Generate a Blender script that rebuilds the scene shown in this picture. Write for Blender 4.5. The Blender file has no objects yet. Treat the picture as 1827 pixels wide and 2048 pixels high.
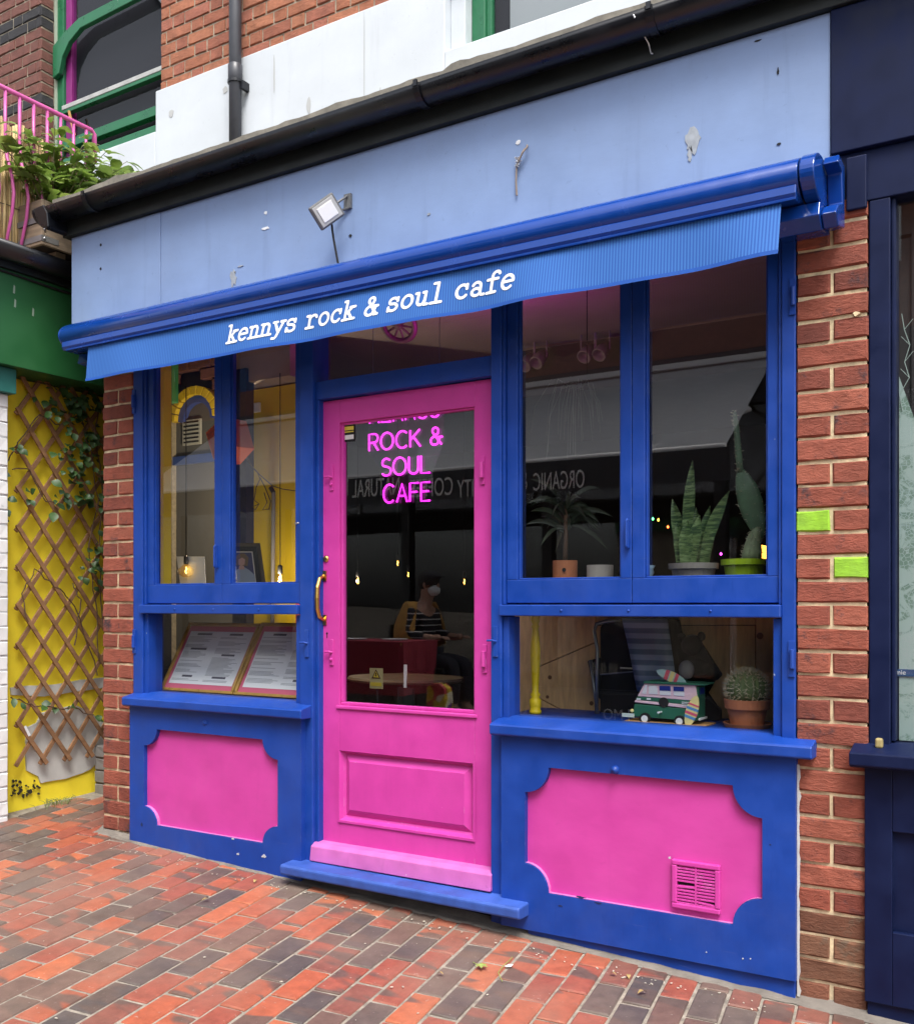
import bpy, bmesh, math, random
from mathutils import Vector, Matrix, noise
R = math.radians
random.seed(7)
scene = bpy.context.scene
C = scene.collection

# ------------------------------------------------------------------ camera
# The shop front is the plane Y = 0; X runs to the right along it, Z is up.
F, CX, HY, EZ = 2000.0, 913.5, 1209.5, 1.25      # focal length in photo pixels, principal column, horizon row, eye height
TH = R(31.817); CAMD = 3.2954
SN, CS = math.sin(TH), math.cos(TH)
cd = bpy.data.cameras.new('camera')
cd.sensor_fit = 'HORIZONTAL'; cd.sensor_width = 36.0; cd.lens = F/1827.0*36.0
cd.shift_y = (HY-1024.0)/1827.0; cd.clip_start = 0.05; cd.clip_end = 400
cam = bpy.data.objects.new('camera', cd); C.objects.link(cam)
cam.location = (0, -CAMD, EZ); cam.rotation_euler = (R(90), 0, TH)
scene.camera = cam

# ------------------------------------------------------------------ world, sun, exposure
SUN_EL, SUN_AZ = R(60), R(140)
w = bpy.data.worlds.new('World'); scene.world = w; w.use_nodes = True
nt = w.node_tree; nt.nodes.clear()
sky = nt.nodes.new('ShaderNodeTexSky'); sky.sky_type = 'NISHITA'; sky.sun_disc = False
sky.sun_elevation = SUN_EL; sky.sun_rotation = SUN_AZ; sky.dust_density = 4.0; sky.air_density = 1.0; sky.ozone_density = 1.0
hs = nt.nodes.new('ShaderNodeHueSaturation'); hs.inputs['Saturation'].default_value = 0.35
bg = nt.nodes.new('ShaderNodeBackground'); bg.inputs[1].default_value = 0.15
wo = nt.nodes.new('ShaderNodeOutputWorld')
nt.links.new(sky.outputs[0], hs.inputs['Color']); nt.links.new(hs.outputs[0], bg.inputs[0]); nt.links.new(bg.outputs[0], wo.inputs[0])
sd = bpy.data.lights.new('sun', 'SUN'); sd.energy = 1.5; sd.angle = R(24); sd.color = (1.0, 0.96, 0.9)
sun = bpy.data.objects.new('sun', sd); C.objects.link(sun)
# light comes from high over the street, a little from the right
sun.rotation_euler = (R(30), 0, R(40)); sun.location = (0, -6, 9)
vs = scene.view_settings
vs.view_transform = 'Standard'; vs.look = 'None'; vs.gamma = 1.0; vs.exposure = 1.2
scene.cycles.use_denoising = True
scene.cycles.max_bounces = 8; scene.cycles.transparent_max_bounces = 12
scene.cycles.caustics_reflective = False; scene.cycles.caustics_refractive = False
scene.cycles.sample_clamp_indirect = 4.0

# ------------------------------------------------------------------ helpers
def at(px, py, Y=0.0):
    "a photo pixel, taken to lie on the plane Y -> (X, Z)"
    t = (px-CX)/F; k = (Y+CAMD)/(CS+t*SN)
    return k*(-SN+t*CS), EZ-(py-HY)/F*k
def onx(px, py, X):
    t = (px-CX)/F; k = X/(-SN+t*CS)
    return k*(CS+t*SN)-CAMD, EZ-(py-HY)/F*k
def proj(X, Y, Z):
    u = X*CS+(Y+CAMD)*SN; d = -X*SN+(Y+CAMD)*CS
    return CX+F*u/d, HY-F*(Z-EZ)/d, d
GX, GY, G0 = -0.04, 0.05, -0.048
def gz(X, Y): return G0+GX*X+GY*Y

class MB:
    "collects geometry; build() links it as one mesh object (world coordinates)"
    def __init__(s): s.v = []; s.f = []; s.m = []; s.mi = 0
    def add(s, vs, fs):
        n = len(s.v); s.v += [tuple(p) for p in vs]
        s.f += [tuple(i+n for i in f) for f in fs]; s.m += [s.mi]*len(fs); return s
    def box(s, x0, x1, y0, y1, z0, z1):
        return s.add([(x0,y0,z0),(x1,y0,z0),(x1,y1,z0),(x0,y1,z0),(x0,y0,z1),(x1,y0,z1),(x1,y1,z1),(x0,y1,z1)],
                     [(0,3,2,1),(4,5,6,7),(0,1,5,4),(1,2,6,5),(2,3,7,6),(3,0,4,7)])
    def obox(s, c, ax, ay, az):
        "box by centre and three half-axis vectors"
        c, ax, ay, az = map(Vector, (c, ax, ay, az)); p = []
        for k in (-1, 1):
            for (i, j) in ((-1,-1),(1,-1),(1,1),(-1,1)): p.append(c+ax*i+ay*j+az*k)
        return s.add(p, [(0,3,2,1),(4,5,6,7),(0,1,5,4),(1,2,6,5),(2,3,7,6),(3,0,4,7)])
    def bar(s, a, b, w, h, up=(0,0,1)):
        a, b = Vector(a), Vector(b); d = b-a; t = d.normalized(); u = Vector(up)
        sd_ = t.cross(u)
        if sd_.length < 1e-4: sd_ = t.cross(Vector((1,0,0)))
        sd_.normalize(); u = sd_.cross(t)
        return s.obox((a+b)/2, d/2, sd_*w/2, u*h/2)
    def tube(s, pts, r, n=8, closed=False, cap=True):
        pts = [Vector(p) for p in pts]; m = len(pts); rs = r if isinstance(r, (list, tuple)) else [r]*m
        vs = []; prev = None
        for i, p in enumerate(pts):
            if closed: t = pts[(i+1) % m]-pts[i-1]
            else: t = pts[min(i+1, m-1)]-pts[max(i-1, 0)]
            if t.length < 1e-9: t = Vector((0,0,1))
            t.normalize()
            if prev is None:
                prev = t.cross(Vector((0,0,1)))
                if prev.length < .05: prev = t.cross(Vector((0,1,0)))
            prev = prev-t*prev.dot(t)
            if prev.length < 1e-5: prev = t.orthogonal()
            prev.normalize(); b = t.cross(prev)
            for k in range(n):
                a = 2*math.pi*k/n; vs.append(p+(prev*math.cos(a)+b*math.sin(a))*rs[i])
        fs = []
        for i in range(m if closed else m-1):
            j = (i+1) % m
            for k in range(n):
                l = (k+1) % n; fs.append((i*n+k, i*n+l, j*n+l, j*n+k))
        if cap and not closed: fs.append(tuple(range(n-1, -1, -1))); fs.append(tuple((m-1)*n+k for k in range(n)))
        return s.add(vs, fs)
    def lathe(s, prof, c, n=20, axis=(0,0,1), arc=2*math.pi):
        "prof: (radius, height) pairs turned round axis through c"
        ax = Vector(axis).normalized(); u = ax.orthogonal().normalized(); v = ax.cross(u); c = Vector(c); vs = []; fs = []
        for (r, h) in prof:
            for k in range(n):
                a = arc*k/n; vs.append(c+ax*h+(u*math.cos(a)+v*math.sin(a))*r)
        for i in range(len(prof)-1):
            for k in range(n):
                l = (k+1) % n; fs.append((i*n+k, i*n+l, (i+1)*n+l, (i+1)*n+k))
        return s.add(vs, fs)
    def prism(s, poly, f0, f1):
        "poly: list of 2D points; f0/f1 map a 2D point to 3D at each end (convex or simple polygon)"
        n = len(poly); vs = [f0(*p) for p in poly]+[f1(*p) for p in poly]
        fs = [tuple(range(n)), tuple(range(2*n-1, n-1, -1))]+[(i, n+i, n+(i+1) % n, (i+1) % n) for i in range(n)]
        return s.add(vs, fs)
    def build(s, name, mat, parent=None, bevel=0, smooth=False, seg=2, sub=0):
        me = bpy.data.meshes.new(name); me.from_pydata(s.v, [], s.f)
        for m_ in (mat if isinstance(mat, (list, tuple)) else [mat]): me.materials.append(m_)
        me.polygons.foreach_set('material_index', s.m)
        bm = bmesh.new(); bm.from_mesh(me); bmesh.ops.recalc_face_normals(bm, faces=bm.faces); bm.to_mesh(me); bm.free()
        if smooth: me.polygons.foreach_set('use_smooth', [True]*len(me.polygons))
        return link(name, me, parent, bevel, seg, sub)
def link(name, me, parent=None, bevel=0, seg=2, sub=0):
    o = bpy.data.objects.new(name, me); C.objects.link(o); attach(o, parent)
    if bevel:
        b = o.modifiers.new('bevel', 'BEVEL'); b.width = bevel; b.segments = seg; b.limit_method = 'ANGLE'; b.angle_limit = R(40)
    if sub:
        b = o.modifiers.new('sub', 'SUBSURF'); b.levels = sub; b.render_levels = sub
    return o
LOC = {}
def attach(o, parent):
    if parent is not None:
        o.parent = parent
        if parent.name in LOC: o.matrix_parent_inverse = Matrix.Translation(-LOC[parent.name])
def tag(o, label, cat, group=None):
    o['label'] = label; o['category'] = cat
    if group: o['group'] = group
    return o
def thing(name, label, cat, loc, group=None):
    o = bpy.data.objects.new(name, None); C.objects.link(o); o.location = loc; o.empty_display_size = .1
    LOC[o.name] = Vector(loc); return tag(o, label, cat, group)
def struct(o): o['kind'] = 'structure'; return o
def stuff(o): o['kind'] = 'stuff'; return o
def box1(name, mat, parent, x0, x1, y0, y1, z0, z1, bevel=.003): return MB().box(x0,x1,y0,y1,z0,z1).build(name, mat, parent, bevel)

# ------------------------------------------------------------------ materials
MATS = {}
def newmat(name):
    m = bpy.data.materials.new(name); m.use_nodes = True; t = m.node_tree
    return m, t, t.nodes['Principled BSDF']
def N(t, typ, **kw):
    n = t.nodes.new(typ)
    for k, v in kw.items():
        if k in n.inputs: n.inputs[k].default_value = v
        else: setattr(n, k, v)
    return n
def L(t, a, b): t.links.new(a, b)
def ramp(t, src, stops, interp='LINEAR'):
    r = t.nodes.new('ShaderNodeValToRGB'); r.color_ramp.interpolation = interp
    el = r.color_ramp.elements
    while len(el) < len(stops): el.new(0.5)
    for e, (p, c) in zip(el, stops): e.position = p; e.color = (*c, 1) if len(c) == 3 else c
    L(t, src, r.inputs[0]); return r
def mixc(t, fac, a, b, mode='MIX'):
    m = t.nodes.new('ShaderNodeMix'); m.data_type = 'RGBA'; m.blend_type = mode
    for sck, val in ((m.inputs[0], fac), (m.inputs[6], a), (m.inputs[7], b)):
        if hasattr(val, 'links') or isinstance(val, bpy.types.NodeSocket): L(t, val, sck)
        else: sck.default_value = val if not isinstance(val, tuple) else ((*val, 1) if len(val) == 3 else val)
    return m.outputs[2]
def mapped(t, scale=(1,1,1), obj=False):
    if obj: g = N(t, 'ShaderNodeTexCoord').outputs['Object']
    else: g = N(t, 'ShaderNodeNewGeometry').outputs['Position']
    mp = t.nodes.new('ShaderNodeMapping'); mp.inputs['Scale'].default_value = scale; L(t, g, mp.inputs[0]); return mp.outputs[0]
def bumpit(t, b, h, strength, dist=.002):
    bp = N(t, 'ShaderNodeBump', Strength=strength, Distance=dist); L(t, h, bp.inputs['Height']); L(t, bp.outputs[0], b.inputs['Normal']); return bp
def flat(name, col, rough=.5, metal=0, spec=.5):
    if name in MATS: return MATS[name]
    m, t, b = newmat(name); b.inputs['Base Color'].default_value = (*col, 1); b.inputs['Roughness'].default_value = rough
    b.inputs['Metallic'].default_value = metal; b.inputs['Specular IOR Level'].default_value = spec; MATS[name] = m; return m
def paint(name, col, rough=.4, var=.12, bump=.25, scale=(9,9,9), speck=None, speck_amt=.0, stretch=(60,60,6), grime=0.0, spec=.5, edge=None):
    "painted timber or render: faint mottling, brush relief, chips, and (grime) dust films, runs and scuffs with shapes of their own"
    m, t, b = newmat(name)
    n1 = N(t, 'ShaderNodeTexNoise', Scale=1.0, Detail=6.0, Roughness=.6); L(t, mapped(t, scale), n1.inputs['Vector'])
    lo = tuple(c*(1-var) for c in col); hi = tuple(min(1, c*(1+var)) for c in col)
    r = ramp(t, n1.outputs[0], [(.3, lo), (.7, hi)]); out = r.outputs[0]; gfac = None
    if grime:
        def layer(out, sc, det, a, b_, amt, c, dist=.4):
            n = N(t, 'ShaderNodeTexNoise', Scale=1.0, Detail=det, Roughness=.65, Distortion=dist); L(t, mapped(t, sc), n.inputs['Vector'])
            rr_ = ramp(t, n.outputs[0], [(a, (0,0,0)), (b_, (amt,amt,amt))]); return mixc(t, rr_.outputs[0], out, c)
        dust = tuple(.55*c+.10 for c in col); dark = tuple(c*.45 for c in col)
        out = layer(out, (2.6,2.6,2.2), 8, .48, .78, grime, dust); out = layer(out, (16,16,1.3), 5, .58, .74, grime*.8, dark)
        out = layer(out, (5,5,70), 3, .68, .72, grime*.9, dust, .2); out = layer(out, (34,34,34), 4, .66, .70, grime*.9, dark)
    if speck:
        n3 = N(t, 'ShaderNodeTexNoise', Scale=1.0, Detail=3.0, Roughness=.7); L(t, mapped(t, (38,38,30)), n3.inputs['Vector'])
        r3 = ramp(t, n3.outputs[0], [(.5, (0,0,0)), (.78-speck_amt, (0,0,0)), (.80-speck_amt, (1,1,1))]); out = mixc(t, r3.outputs[0], out, speck)
    if edge:                                        # paint rubbed thin on the arrises, broken up by noise
        bv = N(t, 'ShaderNodeBevel', samples=4, Radius=.005); ge = N(t, 'ShaderNodeNewGeometry'); dt = N(t, 'ShaderNodeVectorMath', operation='DOT_PRODUCT'); L(t, bv.outputs[0], dt.inputs[0]); L(t, ge.outputs['Normal'], dt.inputs[1])
        em = ramp(t, dt.outputs['Value'], [(.86, (1,1,1)), (.985, (0,0,0))]); ne_ = N(t, 'ShaderNodeTexNoise', Scale=1.0, Detail=6.0, Roughness=.75); L(t, mapped(t, (26,26,26)), ne_.inputs['Vector'])
        nr_ = ramp(t, ne_.outputs[0], [(.52, (0,0,0)), (.64, (.8,.8,.8))]); out = mixc(t, mixc(t, 1.0, em.outputs[0], nr_.outputs[0], 'MULTIPLY'), out, edge)
    L(t, out, b.inputs['Base Color'])
    n2 = N(t, 'ShaderNodeTexNoise', Scale=1.0, Detail=5.0, Roughness=.65); L(t, mapped(t, stretch), n2.inputs['Vector'])
    bumpit(t, b, n2.outputs[0], bump, .002)
    rr = N(t, 'ShaderNodeMapRange'); rr.inputs[1].default_value = .3; rr.inputs[2].default_value = .7; rr.inputs[3].default_value = max(.05, rough-.1); rr.inputs[4].default_value = rough+.2
    L(t, n1.outputs[0], rr.inputs[0]); L(t, rr.outputs[0], b.inputs['Roughness']); b.inputs['Specular IOR Level'].default_value = spec
    MATS[name] = m; return m
def emit(name, col, st):
    m, t, b = newmat(name); b.inputs['Base Color'].default_value = (*col, 1)
    b.inputs['Emission Color'].default_value = (*col, 1); b.inputs['Emission Strength'].default_value = st; MATS[name] = m; return m
def brickmat(name, cols, stain, obj_random=True, crease=.9, dark=.35):
    m, t, b = newmat(name)
    if obj_random: rnd = N(t, 'ShaderNodeObjectInfo').outputs['Random']
    else: rnd = N(t, 'ShaderNodeNewGeometry').outputs['Random Per Island']
    k = len(cols); r = ramp(t, rnd, [(i/(k-1), c) for i, c in enumerate(cols)])
    pos = mapped(t, (1,1,1))
    n1 = N(t, 'ShaderNodeTexNoise', Scale=14.0, Detail=6.0, Roughness=.7); L(t, pos, n1.inputs['Vector'])
    mm = ramp(t, n1.outputs[0], [(.25, (.62,.6,.6)), (.75, (1.25,1.25,1.25))]); out = mixc(t, 1.0, r.outputs[0], mm.outputs[0], 'MULTIPLY')
    n2 = N(t, 'ShaderNodeTexNoise', Scale=9.0, Detail=5.0, Roughness=.75); L(t, pos, n2.inputs['Vector'])
    m2 = ramp(t, n2.outputs[0], [(.56, (0,0,0)), (.68, (1,1,1))])
    mul = N(t, 'ShaderNodeMath', operation='MULTIPLY'); L(t, m2.outputs[0], mul.inputs[0]); mul.inputs[1].default_value = dark
    out = mixc(t, mul.outputs[0], out, stain); L(t, out, b.inputs['Base Color'])
    b.inputs['Roughness'].default_value = .85
    n3 = N(t, 'ShaderNodeTexNoise', Scale=1.0, Detail=6.0, Roughness=.7, Distortion=.6); L(t, mapped(t, (34,34,85)), n3.inputs['Vector'])
    bumpit(t, b, n3.outputs[0], crease, .008); MATS[name] = m; return m
def glassmat(name, r0=.1, tint=(.93,.95,.95), rough=0.0):
    "thin window pane: see-through with a Schlick mirror reflection"
    m = bpy.data.materials.new(name); m.use_nodes = True; t = m.node_tree; t.nodes.clear()
    lw = N(t, 'ShaderNodeLayerWeight', Blend=.5)
    p = N(t, 'ShaderNodeMath', operation='POWER'); L(t, lw.outputs['Facing'], p.inputs[0]); p.inputs[1].default_value = 5
    ma = N(t, 'ShaderNodeMath', operation='MULTIPLY_ADD'); L(t, p.outputs[0], ma.inputs[0]); ma.inputs[1].default_value = 1-r0; ma.inputs[2].default_value = r0
    tr = N(t, 'ShaderNodeBsdfTransparent'); tr.inputs[0].default_value = (*tint, 1)
    gl = N(t, 'ShaderNodeBsdfGlossy'); gl.inputs['Roughness'].default_value = rough
    mx = N(t, 'ShaderNodeMixShader'); L(t, ma.outputs[0], mx.inputs[0]); L(t, tr.outputs[0], mx.inputs[1]); L(t, gl.outputs[0], mx.inputs[2])
    o = N(t, 'ShaderNodeOutputMaterial'); L(t, mx.outputs[0], o.inputs[0]); MATS[name] = m; return m

BLUE = paint('blue_gloss', (.006,.048,.30), .42, .12, .4, speck=(.28,.33,.42), speck_amt=.025, grime=.15, spec=.35, edge=(.10,.16,.36))
PINK = paint('pink_gloss', (.54,.047,.32), .38, .07, .3, speck=(.6,.4,.5), speck_amt=.02, grime=.11, spec=.35, edge=(.58,.22,.46))
SKYB = paint('pale_blue_paint', (.215,.31,.52), .55, .08, .4, scale=(4,4,4), speck=(.12,.17,.30), speck_amt=.0, stretch=(10,10,22), grime=.20)
CASS = paint('cassette_blue', (.004,.042,.25), .14, .06, .0, grime=.06)
NAVY = paint('navy_paint', (.003,.008,.040), .5, .2, .15, speck=(.2,.22,.3), speck_amt=.01, spec=.2)
WHITE = paint('white_render', (.55,.59,.63), .8, .06, .35, scale=(2.2,2.2,3.5), speck=(.40,.42,.42), speck_amt=.012, grime=.16)
BLACKP = paint('black_plastic', (.004,.005,.008), .3, .3, .06, speck=(.2,.2,.18), speck_amt=.0)
SOFFIT = paint('black_green_board', (.005,.009,.009), .5, .3, .1)
GREYP = paint('grey_pipe', (.045,.048,.058), .4, .2, .06)
GREENF = paint('green_paint', (.018,.11,.033), .45, .12, .12, scale=(4,4,4), speck=(.3,.4,.3), speck_amt=.0)
GREENW = paint('green_gloss', (.015,.13,.055), .3, .15, .1, speck=(.5,.55,.45), speck_amt=.01)
PURPLE = paint('purple_paint', (.22,.02,.16), .4, .1, .1)
RAILP = paint('pink_railing', (.50,.09,.30), .35, .1, .05)
YELW = paint('yellow_render', (.86,.69,.03), .7, .08, .5, scale=(5,5,5), speck=(.3,.22,.02), speck_amt=-.01)
OFFW = paint('bare_plaster', (.52,.52,.50), .85, .12, .4, scale=(7,7,7))
WHBR = paint('white_painted_brick', (.72,.73,.74), .7, .06, .5, scale=(8,8,8))
MORT = paint('cream_mortar', (.58,.48,.31), .95, .32, 1.0, scale=(30,30,30), stretch=(90,90,90))
MORTG = paint('grey_mortar', (.33,.29,.22), .95, .25, .8, scale=(40,40,40), stretch=(90,90,90))
CEM = paint('cement', (.17,.15,.13), .95, .3, .9, scale=(9,9,9), stretch=(60,60,60))
WOOD = paint('trellis_wood', (.26,.135,.065), .75, .3, .5, scale=(12,12,40), stretch=(20,20,160))
GREYW = paint('grey_crate_wood', (.24,.18,.125), .85, .3, .6, scale=(8,8,60), stretch=(14,14,140))
PINE = paint('pine_board', (.50,.27,.10), .55, .25, .2, scale=(7,7,45), stretch=(12,12,120))
BAMB = paint('bamboo', (.50,.36,.14), .6, .4, .3, scale=(50,50,3))
ZINC = flat('zinc_strap', (.5,.5,.5), .4, .8)
BRASS = flat('brass', (.65,.42,.12), .28, 1)
STEEL = flat('steel', (.5,.5,.52), .3, 1)
DARKM = flat('dark_metal', (.02,.02,.022), .4)
BLACK = flat('black_matt', (.006,.006,.007), .8)
LED = flat('led_face', (.85,.87,.88), .25)
PAPER = flat('paper', (.78,.80,.82), .8)
GLASS = glassmat('window_glass', .17)
GLASSD = glassmat('upper_glass', .04, (.8,.82,.85))
BRICK = brickmat('red_brick', [(.15,.038,.026),(.28,.074,.044),(.20,.050,.032),(.32,.095,.058),(.24,.06,.038)], (.030,.024,.032), crease=.8, dark=.9)
BRICKD = brickmat('soiled_brick', [(.14,.055,.03),(.19,.09,.05),(.20,.07,.04)], (.10,.085,.06), dark=.7)
BRICKU = brickmat('orange_brick', [(.32,.115,.06),(.38,.15,.08),(.28,.095,.055),(.35,.125,.08)], (.12,.05,.03))
BRICKS = brickmat('dull_brick', [(.13,.05,.038),(.17,.065,.05),(.15,.055,.042)], (.05,.03,.03))
BRICKK = brickmat('black_brick', [(.018,.018,.022),(.03,.03,.034)], (.05,.04,.04))
LIME = paint('lime_paint', (.26,.52,.03), .75, .25, 1.0, scale=(20,20,20), stretch=(34,34,85), speck=(.12,.10,.04), speck_amt=.10, grime=.3)

def pavermat(name, obj_random):
    m, t, b = newmat(name)
    rnd = N(t, 'ShaderNodeObjectInfo').outputs['Random'] if obj_random else N(t, 'ShaderNodeNewGeometry').outputs['Random Per Island']
    base = ramp(t, rnd, [(0,(.35,.088,.042)),(.13,(.27,.070,.044)),(.26,(.40,.112,.050)),(.38,(.20,.072,.052)),(.49,(.32,.082,.042)),(.60,(.13,.078,.062)),(.70,(.25,.066,.043)),(.80,(.075,.062,.059)),(.90,(.105,.080,.068))], 'CONSTANT')
    pos = mapped(t, (1,1,1))
    # kiln flashing: grey bars across a brick, at a different place on each
    wn = N(t, 'ShaderNodeTexWhiteNoise'); wn.noise_dimensions = '1D'; L(t, rnd, wn.inputs['W'])
    ad = N(t, 'ShaderNodeVectorMath', operation='MULTIPLY_ADD'); L(t, wn.outputs['Color'], ad.inputs[0]); ad.inputs[1].default_value = (30,30,30); L(t, pos, ad.inputs[2])
    mp = t.nodes.new('ShaderNodeMapping'); mp.inputs['Rotation'].default_value = (0,0,R(-8)); mp.inputs['Scale'].default_value = (2.5,8,2); L(t, ad.outputs[0], mp.inputs[0])
    n1 = N(t, 'ShaderNodeTexNoise', Scale=1.0, Detail=2.5, Roughness=.55, Distortion=.3); L(t, mp.outputs[0], n1.inputs['Vector'])
    bars = ramp(t, n1.outputs[0], [(.55,(0,0,0)),(.60,(.9,.9,.9))])
    out = mixc(t, bars.outputs[0], base.outputs[0], (.095,.066,.055))
    n2 = N(t, 'ShaderNodeTexNoise', Scale=22.0, Detail=6.0, Roughness=.7); L(t, pos, n2.inputs['Vector'])
    mm = ramp(t, n2.outputs[0], [(.25,(.68,.68,.68)),(.75,(1.22,1.22,1.22))]); out = mixc(t, 1.0, out, mm.outputs[0], 'MULTIPLY')
    n3 = N(t, 'ShaderNodeTexNoise', Scale=1.3, Detail=5.0, Roughness=.6); L(t, pos, n3.inputs['Vector'])
    dm = ramp(t, n3.outputs[0], [(.42,(0,0,0)),(.72,(.6,.6,.6))]); out = mixc(t, dm.outputs[0], out, (.23,.16,.12))
    n4 = N(t, 'ShaderNodeTexNoise', Scale=70.0, Detail=2.0); L(t, pos, n4.inputs['Vector'])
    sp = ramp(t, n4.outputs[0], [(.70,(0,0,0)),(.75,(.35,.35,.35))]); out = mixc(t, sp.outputs[0], out, (.42,.38,.32))
    L(t, out, b.inputs['Base Color'])
    rr = N(t, 'ShaderNodeMapRange'); rr.inputs[3].default_value = .38; rr.inputs[4].default_value = .8; L(t, n3.outputs[0], rr.inputs[0]); L(t, rr.outputs[0], b.inputs['Roughness'])
    n5 = N(t, 'ShaderNodeTexNoise', Scale=55.0, Detail=6.0, Roughness=.7); L(t, pos, n5.inputs['Vector']); bumpit(t, b, n5.outputs[0], .5, .003)
    return m
PAVER, PAVERS = pavermat('paver_clay', True), pavermat('paver_clay_far', False)

# ------------------------------------------------------------------ brick pieces
def brick_mesh(name, lx, lz, mat, dy=.05, seed=0):
    "front-facing brick, origin at its front lower left corner; chipped chamfer round the face"
    rnd = random.Random(seed); c = .005; m = MB()
    def j(a): return rnd.uniform(-a, a)
    ku = 3 if lx > .15 else 2
    base = [(lx*i/ku, 0) for i in range(ku)]+[(lx, 0)]+[(lx-lx*i/ku, lz) for i in range(ku)]+[(0, lz)]
    n = len(base); cxm, czm = lx/2, lz/2
    back = [(x, dy, z) for x, z in base]
    mid = [(x+j(.0022), c+.001, z+j(.0028)) for x, z in base]
    fr = [(x+(c if x < cxm-.3*lx else (-c if x > cxm+.3*lx else 0))+j(.002), j(.0022), z+(c*.8 if z < czm else -c*.8)+j(.0025)) for x, z in base]
    vs = back+mid+fr
    fs = [(i, (i+1) % n, n+(i+1) % n, n+i) for i in range(n)]+[(n+i, n+(i+1) % n, 2*n+(i+1) % n, 2*n+i) for i in range(n)]+[tuple(2*n+i for i in range(n))]
    m.add(vs, fs); me = bpy.data.meshes.new(name); me.from_pydata(m.v, [], m.f); me.materials.append(mat)
    bm = bmesh.new(); bm.from_mesh(me); bmesh.ops.recalc_face_normals(bm, faces=bm.faces); bm.to_mesh(me); bm.free()
    return me
BM = {}
def brick(parent, x, y, z, lx, lz, mat, rotz=0, name='brick'):
    "one brick as a part of parent; alike bricks share mesh data"
    v = random.randrange(5); key = (round(lx, 3), round(lz, 3), mat.name, v)
    if key not in BM: BM[key] = brick_mesh('brick', lx, lz, mat, seed=len(BM)+11)
    o = bpy.data.objects.new(name, BM[key]); C.objects.link(o); attach(o, parent)
    o.location = (x+random.uniform(-.001, .001), y+random.uniform(-.0015, .0015), z+random.uniform(-.0007, .0007)); o.rotation_euler = (0, random.uniform(-.003, .003), rotz)
    return o

# ================================================================== the setting: pavement
def gp(X, Y, h=0.0): return (X, Y, gz(X, Y)+h)
m = MB(); m.add([gp(-40,-30), gp(40,-30), gp(40,9), gp(-40,9)], [(0,1,2,3)])
pave = struct(m.build('pavement', paint('sand_joint', (.25,.22,.18), .95, .35, .9, scale=(30,30,30), stretch=(120,120,120))))
A98 = R(98); e1 = Vector((math.cos(A98), math.sin(A98), 0)); e1.z = GX*e1.x+GY*e1.y; e1.normalize()
e2 = Vector((math.sin(A98), -math.cos(A98), 0)); e2.z = GX*e2.x+GY*e2.y; e2.normalize(); e3 = e2.cross(e1)
if e3.z < 0: e3 = -e3
PL, PW, PH = .2055, .0930, .005
def paver_verts(rnd):
    c = .004; hl, hw = PL/2, PW/2
    def j(a): return rnd.uniform(-a, a)
    lo = [(-hl,-hw,-.02),(hl,-hw,-.02),(hl,hw,-.02),(-hl,hw,-.02)]
    mi = [(x+j(.002),y+j(.002),PH-c) for x, y, _ in lo]
    hi = [(x*(1-c/hl)+j(.0025),y*(1-c/hw)+j(.002),PH+j(.001)) for x, y, _ in lo]
    return lo+mi+hi, [(0,1,5,4),(1,2,6,5),(2,3,7,6),(3,0,4,7),(4,5,9,8),(5,6,10,9),(6,7,11,10),(7,4,8,11),(8,9,10,11)]
pav_me = []
for i in range(8):
    vs_, fs_ = paver_verts(random.Random(i)); me = bpy.data.meshes.new('paver'); me.from_pydata(vs_, [], fs_); me.materials.append(PAVER); pav_me.append(me)
cells = []
for j in range(-60, 60):
    for i in range(-30, 30):
        u = (i+(.5 if j % 2 else 0))*.2165+random.Random(j).uniform(-.012,.012); v = j*.1035
        c = Vector((-2.4, -.6, 0))+Vector((e1.x, e1.y, 0))*u+Vector((e2.x, e2.y, 0))*v
        if not (-5.6 < c.x < 1.6 and -3.4 < c.y < .62): continue
        if c.x > -4.2 and c.y > .05: continue
        if c.x < -4.72 and c.y > -.55: continue
        px, py, d = proj(c.x, c.y, gz(c.x, c.y)); vis = d > .5 and -60 < px < 1890 and py < 2110
        cells.append((0 if vis else 1, d, c))
cells.sort(key=lambda a: (a[0], a[1]))
rest = MB()
for k, (nv, d, c) in enumerate(cells):
    rz = random.uniform(-.012, .012); mt = Matrix((e1, e2, e3)).transposed().to_4x4() @ Matrix.Rotation(rz, 4, 'Z')
    mt.translation = Vector(gp(c.x, c.y, random.uniform(-.0015, .002)))
    mt = mt @ Matrix.Rotation(random.uniform(-.006,.006), 4, 'X')
    if k < 300:
        o = bpy.data.objects.new('paver', random.choice(pav_me)); C.objects.link(o); o.parent = pave; o.matrix_local = mt
    else:
        vs_, fs_ = paver_verts(random); rest.add([mt @ Vector(p) for p in vs_], fs_)
stuff(rest.build('paver_field', PAVERS, pave))
# rough cement fillet along the foot of the fronts
m = MB(); rows = []
xs = [-4.14+.025*i for i in range(220)]
for x in xs:
    yo = -.046+.012*noise.noise((x*7, 0, 3))+.010*noise.noise((x*23, 0, 3)); yo2 = .02
    rows.append([gp(x, yo, .003), gp(x, yo+.010, .009+.003*noise.noise((x*14, 2, 0))), gp(x, -.012, .014+.006*noise.noise((x*11, 5, 0))), gp(x, yo2, .03)])
for a, b in zip(rows, rows[1:]):
    for q in range(3): m.add([a[q], b[q], b[q+1], a[q+1]], [(0,1,2,3)])
m.build('cement_strip', CEM, pave, smooth=True)

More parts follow.
